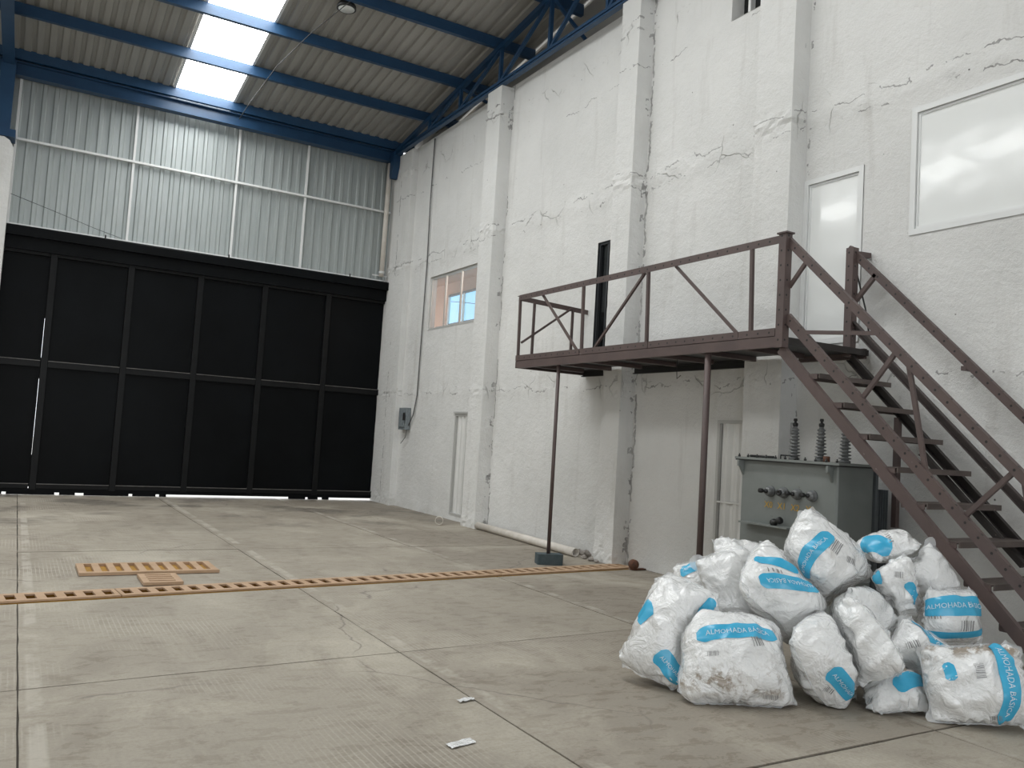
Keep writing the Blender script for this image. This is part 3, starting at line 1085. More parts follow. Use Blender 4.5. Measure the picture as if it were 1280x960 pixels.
for xa, xb in ((-.9, -.42), (-.3, -.12), (-.05, .75), (.83, 1.1), (1.25, 2.05), (2.12, 2.55), (2.62, 2.75), (5.25, 5.62), (5.68, 5.9), (6.0, 6.15)):
    box('bottom_shoe', (xa, GY - .02, .004), (xb, GY + .02, .052), 'black', gt)
for za, zb_ in ((.15, .75), (2.2, 2.6), (3.35, 4.6)):
    box('seam_strip', (.27, GY + .03, za), (.34, GY + .045, zb_), 'black', gt)
for x in (1.2, 3.55, 6.2):
    tube('header_pin', [(x, GY - .19, 5.0), (x, GY - .19, 5.09)], .014, 'dark_metal', gt, seg=8)

# ================================================================== PLATFORM
PX = 6.06
pf = thing('steel_platform', (6.6, 8, 0), 'brown steel landing on posts along the white wall', 'platform')
y0, y1 = 5.46, 10.36
channel('edge_channel', (PX, y0, 2.66), (PX, y1, 2.66), .05, .10, 'brown', pf, sx=-1)
for ya, yb_ in ((y0 + .12, 6.04), (6.05, 7.43), (7.44, 8.78), (8.79, y1)):
    angle('toe_angle', (PX - .004, ya, 2.715), (PX - .004, yb_, 2.715), .05, .075, 'brown_holes', pf, sx=-1)
channel('end_channel', (PX, y1, 2.66), (WX - .02, y1, 2.66), .05, .10, 'brown', pf, sx=-1)
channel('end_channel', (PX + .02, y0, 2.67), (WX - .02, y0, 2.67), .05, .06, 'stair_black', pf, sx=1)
channel('wall_channel', (WX - .05, y0, 2.66), (WX - .05, 6.3, 2.66), .04, .10, 'brown', pf, sx=1)
for k in range(7):
    y = y0 + .6 + k * .66
    bar('joist', (PX + .02, y, 2.645), (7.0, y, 2.645), .05, .05, 'brown', pf)
for ya, yb_, xb in ((5.48, 6.33, 7.25), (6.34, 6.92, 7.0), (6.93, 8.02, 7.25), (8.03, 9.12, 7.25), (9.13, 9.60, 7.0), (9.61, 10.34, 7.25)):
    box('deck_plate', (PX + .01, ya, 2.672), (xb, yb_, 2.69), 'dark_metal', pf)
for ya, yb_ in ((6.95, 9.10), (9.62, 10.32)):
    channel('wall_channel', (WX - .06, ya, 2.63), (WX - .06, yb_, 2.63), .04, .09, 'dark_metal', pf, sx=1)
# railing
angle('top_rail', (PX, y0 + .02, 3.67), (PX, y1, 3.66), .05, .075, 'brown_holes', pf, sx=-1, sz=-1)
angle('end_rail', (PX, y1, 3.655), (WX - .01, y1, 3.60), .05, .07, 'brown', pf, sx=1, sz=-1)
for y in (10.33, 8.76, 7.48, 5.90):
    bar('baluster', (PX + .02, y, 2.70), (PX + .02, y + .03, 3.62), .034, .034, 'brown', pf, (0, 1, 0))
bar('corner_post', (PX + .005, 5.50, 2.60), (PX + .005, 5.50, 3.68), .085, .085, 'brown_holes', pf, (0, 1, 0))
box('post_cap', (PX - .05, 5.44, 3.67), (PX + .06, 5.56, 3.685), 'brown', pf)
for a, b_ in (((9.78, 3.60), (8.84, 2.74)), ((7.59, 3.60), (8.56, 2.74)), ((7.06, 3.60), (6.05, 2.74))):
    bar('brace', (PX + .035, a[0], a[1]), (PX + .035, b_[0], b_[1]), .028, .028, 'brown', pf)
for x in (6.31, 6.98):
    bar('end_baluster', (x, y1 - .02, 2.70), (x, y1 - .02, 3.60), .032, .032, 'brown', pf, (0, 1, 0))
bar('end_brace', (6.12, y1 - .03, 2.98), (6.95, y1 - .03, 3.58), .028, .028, 'brown', pf)
bar('wall_post', (7.09, 5.56, 2.62), (7.09, 5.56, 3.72), .085, .085, 'brown_holes', pf, (0, 1, 0))
bar('wall_arm', (7.10, 5.54, 3.66), (7.27, 5.50, 3.66), .06, .05, 'brown', pf)
tube('support_post', [(6.15, 9.36, .135), (6.13, 9.34, 2.62)], .025, 'brown', pf, seg=12)
tube('support_post', [(6.13, 6.52, 0), (6.12, 6.52, 2.62)], .034, 'brown', pf, seg=14)
tube('hanging_wire', [(6.3, 7.2, 2.6), (6.31, 7.21, 2.45), (6.28, 7.17, 2.38), (6.31, 7.14, 2.42)], .004, 'thin_black', pf, seg=5)

pb = mk('concrete_block', *extrude(rect(.20, .34, ch=.015), (6.17, 9.37, 0), (6.17, 9.37, .135), (.94, -.34, 0))[:2], 'teal_block')
tag(pb, 'dark teal concrete block under the thin platform post', 'block')

# ================================================================== STAIRS
st = thing('steel_staircase', (6.6, 4.2, 0), 'brown steel open staircase climbing to the platform', 'staircase')
TY = [5.21, 4.94, 4.675, 4.41, 4.145, 3.88, 3.615, 3.35, 3.085]
TZ = [2.35, 2.09, 1.825, 1.565, 1.30, 1.04, .775, .51, .25]
sl = (2.60 - .44) / (5.52 - 3.28)
NB, FB = 6.08, 7.12


def on(y, off):
    return 2.60 + off + (y - 5.52) * sl


def chan_stair(name, x, ya, yb_, off, mat, sx, h=.125):
    # perpendicular up
    return channel(name, (x, ya, on(ya, off)), (x, yb_, on(yb_, off)), .045, h, mat, st, sx=sx)


chan_stair('stringer', NB, 5.53, 2.86, -.015, 'brown', 1, .092)
chan_stair('guard_rail', NB - .01, 5.47, 2.9, .335, 'brown_holes', 1, .085)
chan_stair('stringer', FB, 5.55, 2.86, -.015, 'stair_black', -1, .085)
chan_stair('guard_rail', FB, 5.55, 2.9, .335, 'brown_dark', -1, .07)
angle('handrail', (NB - .01, 5.52, on(5.52, 1.09)), (NB - .01, 2.6, on(2.6, 1.09) + .06), .05, .07, 'brown_holes', st, sx=1, sz=-1)
angle('handrail', (FB - .02, 5.60, on(5.60, 1.08)), (FB - .02, 2.6, on(2.6, 1.08)), .05, .07, 'brown_holes', st, sx=1, sz=-1)
for y, z in zip(TY, TZ):
    t = mk('tread', *extrude([(0, 0), (.23, 0), (.23, -.045), (.22, -.045), (.22, -.008), (.01, -.008), (.01, -.045), (0, -.045)], (NB + .03, y - .12, z), (FB - .01, y - .12, z))[:2], 'tread', st)
    angle('tread_cleat', (NB + .02, y - .1, z - .01), (NB + .02, y + .1, z - .01), .03, .04, 'brown', st, sz=-1, sx=-1)
for ya, za, yb_, zb_, w in ((4.22, 2.40, 4.05, 1.56, .036), (4.33, 2.50, 4.64, 2.12, .036), (3.38, 1.58, 3.74, 1.22, .036), (5.28, 3.38, 5.47, 3.17, .034), (3.30, 1.52, 3.18, .80, .036)):
    bar('baluster', (NB + .025, ya, za), (NB + .025, yb_, zb_), w, w * .8, 'brown', st, (1, 0, 0))
bar('cross_strip', (NB - .005, 5.25, 2.725), (NB - .005, 4.47, 2.655), .012, .035, 'brown', st)
for ya, za, yb_, zb_ in ((5.30, 3.42, 5.56, 3.15),):
    bar('baluster', (FB - .0, ya, za), (FB - .0, yb_, zb_), .04, .04, 'brown', st, (1, 0, 0))
tube('rail_cable', [(7.15, 5.54, 3.45), (7.16, 5.44, 3.1), (7.16, 5.38, 2.8)], .008, 'thin_black', st, seg=6)
bar('tie_bar', (FB - .02, 5.0, 2.02), (FB - .02, 5.0, 1.0), .05, .05, 'brown', st, (1, 0, 0))
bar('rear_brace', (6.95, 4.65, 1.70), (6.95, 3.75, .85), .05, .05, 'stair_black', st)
bar('wall_bracket', (FB - .02, 4.38, 2.46), (WX - .01, 4.36, 2.46), .05, .04, 'brown', st)

# ================================================================== TRANSFORMER
tx0, tx1, ty0, ty1, tz = 6.25, 6.74, 4.97, 6.11, 1.545
tr = thing('electrical_transformer', (6.6, 5.5, 0), 'grey green oil transformer with ribbed bushings under the platform', 'transformer')
box('tank', (tx0, ty0, .12), (tx1, ty1, tz), 'grey_tank', tr, ch=.012)
box('lid', (tx0 - .05, ty0 - .05, tz), (tx1 + .05, ty1 + .05, tz + .022), 'grey_tank', tr)
box('lid_gasket', (tx0 - .045, ty0 - .045, tz - .012), (tx1 + .045, ty1 + .045, tz), 'dark_metal', tr)
box('skid', (tx0 - .02, ty0 + .1, 0), (tx1 + .3, ty0 + .22, .12), 'fin', tr)
box('skid', (tx0 - .02, ty1 - .22, 0), (tx1 + .3, ty1 - .1, .12), 'fin', tr)
for k in range(11):
    y = ty0 - .01 + k * (ty1 - ty0 + .02) / 10
    lathe('lid_bolt', (tx0 - .03, y, tz + .022), [(.012, 0), (.012, .018), (.006, .018), (.006, .032)], 'dark_metal', tr, seg=8)
for y in (ty0 + .06, ty1 - .02):
    v, f, uv = extrude([(0, 0), (.0, -.14), (-.06, -.10), (-.09, -.02), (-.06, -.02), (-.05, -.05), (-.02, 0)], (tx0 - .001, y - .012, tz - .01), (tx0 - .001, y + .012, tz - .01))
    v, f, uv = extrude([(0, 0), (0, -.15), (.055, -.06), (.075, -.06), (.075, .0)], (tx0, y - .01, tz - .01), (tx0, y + .01, tz - .01))
    mk('lifting_hook', v, f, 'grey_tank', tr, uv)


def bushing(x, y):
    prof = [(.05, 0), (.05, .02), (.03, .03)]
    z = .03
    for k in range(9):
        r = .056 - .0022 * k
        prof += [(.027, z), (r, z + .010), (r, z + .016), (.027, z + .024)]
        z += .031
    prof += [(.02, z), (.02, z + .015)]
    h = lathe('high_voltage_bushing', (x, y, tz + .022), prof, 'porcelain', tr, seg=18)
    lathe('terminal', (x, y, tz + .022 + z + .015), [(.022, 0), (.026, .01), (.026, .03), (.012, .035), (.012, .05), (.02, .055), (.016, .075)], 'dark_metal', h, seg=12)
    return h


for y in (5.68, 5.37, 5.10):
    bushing(6.50, y)
tube('lid_handle', [(6.36, 5.72, tz + .02), (6.36, 5.72, tz + .06), (6.36, 5.52, tz + .06), (6.36, 5.52, tz + .02)], .007, 'dark_metal', tr, seg=6)
lathe('filler_cap', (6.40, 5.22, tz + .02), [(.03, 0), (.03, .05), (.022, .055)], 'rust', tr, seg=10)
tube('lid_pipe', [(6.3, 6.05, tz + .035), (6.3, 5.75, tz + .035)], .012, 'dark_metal', tr, seg=8)
for k, (y, closed) in enumerate(((5.72, 0), (5.56, 1), (5.40, 0), (5.23, 0))):
    z = 1.255
    lb = lathe('low_voltage_bushing', (tx0, y, z), [(.052, 0), (.052, .016), (.04, .024), (.045, .04), (.036, .06), (.024, .066)], 'porcelain', tr, seg=18, axis=(-1, 0, 0))
    if closed:
        lathe('terminal', (tx0 - .064, y, z), [(.028, 0), (.03, .018), (.013, .02), (.010, .012)], 'dark_metal', lb, seg=14, axis=(-1, 0, 0))
    else:
        lathe('terminal', (tx0 - .062, y, z), [(.02, 0), (.02, .02), (.012, .024), (.012, .05), (.022, .054), (.022, .085), (.014, .088)], 'dark_metal', lb, seg=12, axis=(-1, .15, .08))
    vv, ff = text_mesh('X%d' % (0 if k == 0 else k))
    s = .085
    wdt = vv[:, 0].max()
    mk('phase_mark', [(tx0 - .004, y + .035 + .04 - (p[0]) * s, z - .155 + p[1] * s * 1.0) for p in vv], ff, 'ochre_print', tr)
vv, ff = text_mesh('H')
mk('phase_mark', [(tx0 - .004, 5.72 - p[0] * .1, .62 + p[1] * .1) for p in vv], ff, 'ochre_print', tr)
box('shelf_bracket', (tx0 - .11, 5.42, .93), (tx0, 6.02, .945), 'grey_tank', tr)
sv = lathe('drain_valve', (tx0 - .05, 5.64, .965), [(.035, 0), (.035, .03), (.02, .035), (.02, .09), (.033, .095), (.033, .12)], 'dark_metal', tr, seg=12, axis=(-.2, -.9, .3))
box('radiator_header', (tx1, ty0 + .10, .28), (7.0, ty1 - .1, .36), 'fin', tr)
box('radiator_header', (tx1, ty0 + .10, 1.26), (7.0, ty1 - .1, 1.32), 'fin', tr)
for k in range(8):
    x = tx1 + .05 + k * .033
    box('radiator_fin', (x, ty0 + .06, .25), (x + .012, ty1 - .06, 1.34), 'fin', tr)
box('corner_strip', (tx1, ty0 - .02, .12), (tx1 + .035, ty0 + .06, tz), 'fin', tr)

# ================================================================== DRAIN AND GRATES
def dy(x):
    return 8.30 + .10 * x


dc = thing('drain_channel', (3.6, 8.66, -.2), kind='structure')
tag(dc, 'ochre drain trench crossing the floor')
pa, pb2 = V(-2.2, dy(-2.2), 0), V(7.2, dy(7.2), 0)
v, f, uv = extrude([(-.18, -.12), (.18, -.12), (.18, -.004), (.145, -.004), (.145, -.105), (-.145, -.105), (-.145, -.004), (-.18, -.004)], pa, pb2)
mk('trench', v, f, 'ochre', dc, uv)
_barmesh = {}


def grate(x0, x1, label, pitch=.145, slot=.078, half=.165):
    c = (x0 + x1) / 2
    t = thing('drain_grate', (c, dy(c), 0), label, 'drain grate', 'tan slotted boards over the drain')
    for s in (-1, 1):
        off = s * (half - .033)
        pr = rect(.066, .016, cx=off, cy=.009)
        v, f, uv = extrude(pr, (x0, dy(x0), 0), (x1, dy(x1), 0))
        mk('side_board', v, f, 'wood', t, uv)
    n = int((x1 - x0) / pitch)
    p = (x1 - x0) / n
    first = None
    for k in range(n + 1):
        xa = x0 + k * p - (p - slot) / 2
        xb = xa + (p - slot)
        xa, xb = max(xa, x0), min(xb, x1)
        if xb - xa < .01:
            continue
        v, f, uv = extrude(rect(2 * half - .132, .016, cy=.009), (xa, dy(xa), 0), (xb, dy(xb), 0))
        mk('cross_slat', v, f, 'wood', t, uv)
    return t


grate(-1.2, .915, 'tan slotted drain board at the left edge of the floor')
grate(.925, 5.02, 'long tan slotted drain board in the middle of the floor')
grate(5.03, 7.16, 'tan slotted drain board ending at the white pilaster')


def lid(name, x0, x1, ya, yb_, n, along, label, th=.035):
    t = thing(name, ((x0 + x1) / 2, (ya + yb_) / 2, 0), label, 'drain grate')
    b = .075 if along == 'x' else .06
    mk('recess', [(x0 + .02, ya + .02, .004), (x1 - .02, ya + .02, .004), (x1 - .02, yb_ - .02, .004), (x0 + .02, yb_ - .02, .004)], [(0, 1, 2, 3)], 'ochre', t)
    if along == 'x':
        box('side_board', (x0, ya, .005), (x1, ya + b, th), 'wood', t)
        box('side_board', (x0, yb_ - b * .6, .005), (x1, yb_, th), 'wood', t)
        p = (x1 - x0) / (n + .55)
        for k in range(n + 1):
            xa = x0 + k * p
            box('cross_slat', (xa, ya + b, .005), (min(xa + p * .50, x1), yb_ - b * .6, th), 'wood', t)
    else:
        box('side_board', (x0, ya, .005), (x0 + b, yb_, th), 'wood', t)
        box('side_board', (x1 - b, ya, .005), (x1, yb_, th), 'wood', t)
        p = (yb_ - ya) / (n + .6)
        for k in range(n + 1):
            q = ya + k * p
            box('cross_slat', (x0 + b, q, .005), (x1 - b, min(q + p * .6, yb_), th), 'wood', t)
    return t


lid('sump_cover', .66, 1.99, 9.32, 9.92, 9, 'x', 'wide tan slotted sump cover lying beyond the drain')
lid('inspection_cover', 1.17, 1.53, 8.70, 9.20, 4, 'y', 'small tan slotted cover between the drain and the sump')

# ================================================================== SMALL THINGS
pp = tube('plastic_pipe', [(7.10, 13.15, .062), (6.95, 9.88, .062)], .06, 'pvc', None, seg=20, hollow=.12)
tag(pp, 'dusty white plastic pipe lying along the wall base', 'pipe')
pr_ = tube('pipe_offcut', [(6.62, 13.66, .075), (6.66, 13.74, .075)], .075, 'pvc', None, seg=18, hollow=.14)
tag(pr_, 'short ring of white plastic pipe lying on the floor', 'pipe')
dp = thing('downpipe', (6.98, 18.3, 5.1), 'white plastic downpipe in the corner above the gate', 'pipe')
tube('pipe', [(7.0, 18.3, 7.82), (6.98, 18.3, 5.15)], .055, 'pvc', dp, seg=14)
tube('clip', [(6.98, 18.3, 5.22), (6.98, 18.3, 5.27)], .066, 'white_metal', dp, seg=14)
bar('tie_strap', (6.78, 18.36, 5.18), (7.2, 18.36, 5.18), .02, .03, 'white_metal', dp)

rs = thing('rusty_stub', (7.14, 9.0, 0), 'rusty iron stub at the wall end of the drain', 'scrap iron')
lathe('drum', (7.10, 8.80, .07), [(.05, 0), (.065, .02), (.065, .08), (.045, .10), (.0, .10)], 'rust', rs, seg=14, axis=(-.3, -1, 0))
box('foot', (7.06, 8.72, .0), (7.27, 8.80, .015), 'rust', rs)


def rock(c, r, k):
    import bmesh
    bm = bmesh.new()
    bmesh.ops.create_icosphere(bm, subdivisions=2, radius=1)
    vs = []
    for v_ in bm.verts:
        q = v_.co
        s_ = r * (1 + .45 * nz(q.x * 1.3 + k, q.y * 1.3, q.z * 1.3))
        vs.append((c[0] + q.x * s_, c[1] + q.y * s_ * 1.3, max(c[2] + q.z * s_ * .8, .002)))
    fs = [tuple(v_.index for v_ in f_.verts) for f_ in bm.faces]
    bm.free()
    return vs, fs


ROCKS = [((7.10, 9.84, .05), .07, 'largest grey rubble lump beside the pipe mouth'), ((7.16, 10.10, .04), .05, 'second grey rubble lump behind the pipe mouth'),
         ((6.98, 9.72, .025), .035, 'small rubble lump at the foot of the middle pilaster'), ((6.96, 9.52, .025), .04, 'pale rubble lump touching the middle pilaster'),
         ((6.95, 9.38, .02), .03, 'smallest rubble lump near the drain end')]
for k, (c, r, lab) in enumerate(ROCKS):
    v, f = rock(c, r, k * 3.7)
    tag(mk('rubble_lump', v, f, 'rubble'), lab, 'rubble', 'rubble at the wall base')

sb = thing('switch_box', (WX - .05, 16.9, 1.65), 'grey electrical switch box on the wall near the gate', 'switch box')
box('housing', (WX - .12, 16.72, 1.66), (WX - .01, 17.12, 2.13), 'grey_box', sb, ch=.01)
box('cover', (WX - .145, 16.77, 1.72), (WX - .12, 17.05, 2.07), 'grey_box', sb, ch=.01)
box('handle', (WX - .17, 16.72, 1.86), (WX - .145, 16.78, 2.02), 'dark_metal', sb)
tube('loose_wire', [(WX - .06, 16.78, 1.66), (WX - .07, 16.8, 1.5), (WX - .06, 16.95, 1.42), (WX - .06, 17.05, 1.36)], .008, 'cable', sb, seg=6)
wc = tube('wall_cable', [(WX - .05, 16.72, 1.75), (WX - .04, 16.52, 2.0), (WX - .03, 16.42, 2.4), (WX - .03, 16.40, 3.6), (WX - .035, 16.36, 5.2), (WX - .03, 16.42, 6.6), (WX - .03, 16.40, 7.95)], .014, 'cable', None, seg=6)
tag(wc, 'grey cable climbing the wall from the switch box', 'cable')
wn = tube('hanging_cable', [(4.15, 13.2, 8.62), (3.85, 14.2, 8.42), (3.62, 15.6, 8.25), (3.52, 17.2, 8.05), (3.50, 18.1, 7.95)], .008, 'thin_black', None, seg=5)
tag(wn, 'thin dark cable slung under the roof beside the skylight', 'cable')
wn2 = tube('facade_wire', [(-.45, 18.36, 5.62), (.3, 18.36, 5.42), (1.0, 18.36, 5.22), (1.5, 18.36, 5.10)], .005, 'thin_black', None, seg=5)
tag(wn2, 'thin wire drooping across the facade sheets above the gate', 'wire')

hl = thing('ceiling_lamp', (4.26, 13.72, 8.75), 'round flush industrial lamp under the roof sheets', 'lamp')
lx, ly = 4.26, 13.72
lz = chord_z(ly) + .10
lathe('housing', (lx, ly, lz - .02), [(.10, .14), (.12, .12), (.165, .05), (.165, 0), (.15, 0)], 'dark_metal', hl, seg=28)
lathe('lens', (lx, ly, lz - .026), [(.135, 0), (.14, .01)], 'lens', hl, seg=28)
tube('hook', [(lx, ly, lz + .11), (lx, ly, lz + .16)], .012, 'dark_metal', hl, seg=8)

LIT = [((2.50, 4.62), .035, 'torn pale scrap of plastic on the floor joint'), ((2.14, 3.98), .05, 'crumpled clear wrapper on the foreground concrete')]
for k, ((x, y), r, lab) in enumerate(LIT):
    n = 7
    vs, fs = [], []
    for j in range(n):
        for i in range(n):
            a, b_ = (i / (n - 1) - .5) * 2 * r * 1.6, (j / (n - 1) - .5) * 2 * r * .7
            vs.append((x + a, y + b_ + .2 * a, .005 + .012 * abs(nz(a * 60, b_ * 60, k * 5))))
    for j in range(n - 1):
        for i in range(n - 1):
            fs.append((j * n + i, j * n + i + 1, (j + 1) * n + i + 1, (j + 1) * n + i))
    tag(mk('plastic_scrap', vs, fs, 'bag', smooth=True), lab, 'litter')

# ================================================================== BAGS OF PILLOWS
# each bag is two flat film sheets, blown up together against its neighbours and the floor
# name, px, py, depth, L, W, long axis (right, up, toward), normal (right, up, toward), fullness
BAGS = [
    ('lean', 841.213, 782.518, 5.8, 0.662, 0.488, (0.52, 0.8, -0.25), (-0.38, 0.42, 0.82), 1.0),
    ('front', 916.343, 819.772, 5.55, 0.722, 0.65, (1.0, -0.03, 0.05), (0.02, 0.62, 0.78), 0.8),
    ('lump', 1036.11, 818.766, 5.6, 0.67, 0.561, (0.55, -0.8, 0.1), (0.05, 0.3, 0.95), 1.0),
    ('clear', 1059.076, 812.096, 5.62, 0.639, 0.526, (0.62, 0.72, 0.1), (0.1, 0.3, 0.95), 0.9),
    ('mid', 984.596, 742.804, 5.9, 0.712, 0.552, (0.78, -0.55, 0.38), (0.2, 0.68, 0.7), 1.0),
    ('top', 1030.79, 711.182, 6.05, 0.759, 0.626, (0.8, -0.55, 0.1), (0.12, 0.4, 0.9), 1.0),
    ('white', 917.958, 735.538, 6.12, 0.544, 0.379, (0.25, -0.92, 0.2), (-0.25, 0.3, 0.92), 1.0),
    ('tucked', 881.205, 741.376, 6.38, 0.491, 0.36, (0.2, 0.95, -0.2), (-0.25, 0.3, 0.92), 1.0),
    ('flat', 946.316, 705.471, 6.45, 0.63, 0.402, (1.0, -0.02, 0.0), (0.0, 0.75, 0.66), 1.0),
    ('upper', 1108.447, 678.607, 6.22, 0.38, 0.3, (1.0, 0.06, 0.0), (0.05, 0.95, 0.32), 0.45),
    ('slump', 1165.749, 718.341, 6.15, 0.38, 0.3, (0.5, -0.82, 0.2), (0.35, 0.3, 0.9), 1.0),
    ('knot', 1118.832, 735.746, 6.0, 0.453, 0.324, (0.42, -0.88, 0.1), (0.1, 0.2, 0.98), 0.7),
    ('inner', 1068.114, 753.2, 5.95, 0.68, 0.504, (1.0, -0.25, 0.0), (0.0, 0.55, 0.83), 0.9),
    ('block', 1187.39, 763.874, 5.92, 0.394, 0.336, (1.0, 0.02, 0.1), (0.0, 0.3, 0.95), 1.0),
    ('arc', 1149.478, 811.712, 5.7, 0.38, 0.3, (0.8, -0.5, 0.1), (-0.1, 0.35, 0.93), 1.0),
    ('low', 1116.521, 856.854, 5.52, 0.38, 0.3, (1.0, 0.02, 0.0), (0.0, 0.65, 0.75), 1.0),
    ('big', 1218.06, 849.481, 5.33, 0.544, 0.453, (1.0, -0.02, 0.15), (-0.15, 0.4, 0.9), 1.15),
]


def simulate(bags, ray, axes, m=22, n=16, steps=130, seed=3):
    R_,U_,T_=axes
    rng=np.random.default_rng(seed)
    nb=len(bags); N=2*m*n
    P=np.zeros((nb,2,m,n,3)); C0=np.zeros((nb,3)); FL=np.zeros((nb,m,n,2)); full=np.zeros(nb)
    for k,(nm,px,py,d,L,W,a,nn,fu) in enumerate(bags):
        c=ray(px,py,d); C0[k]=c
        A=R_*a[0]+U_*a[1]+T_*a[2]; A/=np.linalg.norm(A)
        Nn=R_*nn[0]+U_*nn[1]+T_*nn[2]; Nn-=A*(A@Nn); Nn/=np.linalg.norm(Nn); B=np.cross(Nn,A)
        L*=1.2; W*=1.25
        u=np.linspace(-.5,.5,m)[:,None,None]; v=np.linspace(-.5,.5,n)[None,:,None]
        k2=.62*.5
        fu_=u*np.sqrt(1-k2*(2*v)**2); fv_=v*np.sqrt(1-k2*(2*u)**2)      # film cut with rounded corners
        flat=fu_*L*A+fv_*W*B
        FL[k]=np.concatenate([fu_*L,fv_*W],-1)
        dome=(np.cos(np.pi*u)*np.cos(np.pi*v))*Nn
        P[k,0]=c+.55*flat+dome*.05; P[k,1]=c+.55*flat-dome*.05
        full[k]=fu
    # slightly uneven rest lengths give folds
    def smooth_noise(shape,amp):
        g=rng.normal(size=shape)
        for _ in range(2):
            g=(g+np.roll(g,1,2)+np.roll(g,-1,2)+np.roll(g,1,3)+np.roll(g,-1,3))/5
        return 1+amp*g/g.std()
    du_=np.linalg.norm(np.diff(FL,axis=1),axis=-1)[:,None]; dv_=np.linalg.norm(np.diff(FL,axis=2),axis=-1)[:,None]
    ru=du_*smooth_noise((nb,2,m-1,n),.07)
    rv=dv_*smooth_noise((nb,2,m,n-1),.07)
    rd1=np.linalg.norm(FL[:,1:,1:]-FL[:,:-1,:-1],axis=-1)[:,None]*np.ones((1,2,1,1)); rd2=np.linalg.norm(FL[:,1:,:-1]-FL[:,:-1,1:],axis=-1)[:,None]*np.ones((1,2,1,1))
    V=np.zeros_like(P); rad=.034
    def con(X,s1,s2,rest,ks,kc):
        d=X[s2]-X[s1]; l=np.linalg.norm(d,axis=-1)+1e-9
        e=l-rest; w=np.where(e>0,ks,kc)
        c=(.5*w*e/l)[...,None]*d
        X[s1]+=c; X[s2]-=c
    S=slice
    def stitch(X):
        for sl in ((S(None),S(None),0),(S(None),S(None),-1),(S(None),S(None),S(None),0),(S(None),S(None),S(None),-1)):
            a=X[sl]; mean=a.mean(1,keepdims=True); X[sl]=mean
    for st in range(steps):
        grow=min(1.,.5+.5*st/(steps*.6)); 
        du=np.zeros_like(P); 
        tu=np.gradient(P,axis=2); tv=np.gradient(P,axis=3)
        nr=np.cross(tu,tv); nr[:,1]*=-1
        nr/=np.linalg.norm(nr,axis=-1,keepdims=True)+1e-9
        V*=.86
        V+=nr*(.0060*full)[:,None,None,None,None]
        V[...,2]-=.0006
        cen=P.mean((1,2,3)); V+=(.02*(C0-cen))[:,None,None,None,:]
        X=P+V
        for it in range(6):
            for a in (0,1):
                con(X,(S(None),S(None),S(a,m-1,2)),(S(None),S(None),S(a+1,m,2)),ru[:,:,a::2]*grow,.95,.12)
                con(X,(S(None),S(None),S(None),S(a,n-1,2)),(S(None),S(None),S(None),S(a+1,n,2)),rv[:,:,:,a::2]*grow,.95,.12)
            for a in (0,1):
                con(X,(S(None),S(None),S(a,m-1,2),S(0,n-1)),(S(None),S(None),S(a+1,m,2),S(1,n)),rd1[:,:,a::2]*grow,.3,.03)
                con(X,(S(None),S(None),S(a,m-1,2),S(1,n)),(S(None),S(None),S(a+1,m,2),S(0,n-1)),rd2[:,:,a::2]*grow,.3,.03)
            stitch(X)
        # light bending smoothing
        X[:,:,1:-1,1:-1]+=.04*((X[:,:,2:,1:-1]+X[:,:,:-2,1:-1]+X[:,:,1:-1,2:]+X[:,:,1:-1,:-2])/4-X[:,:,1:-1,1:-1])
        if st%2==0 or st>steps-20:
            F=X.reshape(nb,N,3); lo=F.min(1)-rad; hi=F.max(1)+rad; cc=F.mean(1)
            for i in range(nb):
                for j in range(i+1,nb):
                    l=np.maximum(lo[i],lo[j]); h=np.minimum(hi[i],hi[j])
                    if (l>=h).any(): continue
                    ia=np.nonzero(((F[i]>=l)&(F[i]<=h)).all(1))[0]; ib=np.nonzero(((F[j]>=l)&(F[j]<=h)).all(1))[0]
                    if len(ia)==0 or len(ib)==0: continue
                    A=F[i][ia];B=F[j][ib]
                    d2=(A*A).sum(1)[:,None]+(B*B).sum(1)[None]-2*A@B.T
                    q=np.nonzero(d2<(2*rad)**2)
                    if len(q[0])==0: continue
                    dd=A[q[0]]-B[q[1]]; l_=np.sqrt(np.maximum(d2[q],1e-9))
                    # push along particle separation, biased by the line of centres
                    cdir=cc[i]-cc[j]; cdir/=np.linalg.norm(cdir)
                    dirn=dd/l_[:,None]; s=np.sign((dirn*cdir).sum(1)); s[s==0]=1
                    dirn=dirn*np.where(s<0,.0,1.)[:,None]+.5*cdir
                    dirn/=np.linalg.norm(dirn,axis=1,keepdims=True)
                    c=.25*(2*rad-l_)[:,None]*dirn
                    na=np.bincount(q[0],minlength=len(ia))[:,None]; nb_=np.bincount(q[1],minlength=len(ib))[:,None]
                    ca=np.zeros_like(A);np.add.at(ca,q[0],c);cb=np.zeros_like(B);np.add.at(cb,q[1],-c)
                    F[i][ia]+=ca/np.maximum(na,1)**.5; F[j][ib]+=cb/np.maximum(nb_,1)**.5
            X=F.reshape(P.shape)
        X[...,2]=np.maximum(X[...,2],.012)
        X[...,0]=np.minimum(X[...,0],6.03)
        stitch(X)
        V=np.clip(X-P,-.03,.03); P=X
        fl=P[...,2]<.014; V[fl]*=.4
    return P

def ray_at(px, py, d):
    q = RT * (px - 640) / FPX - UP * (py - 480) / FPX + fw
    return CAMP + q * d


def to_px(P):
    q = np.asarray(P) - CAMP
    z = q @ fw
    return np.stack([640 + FPX * (q @ RT) / z, 480 - FPX * (q @ UP) / z], -1)


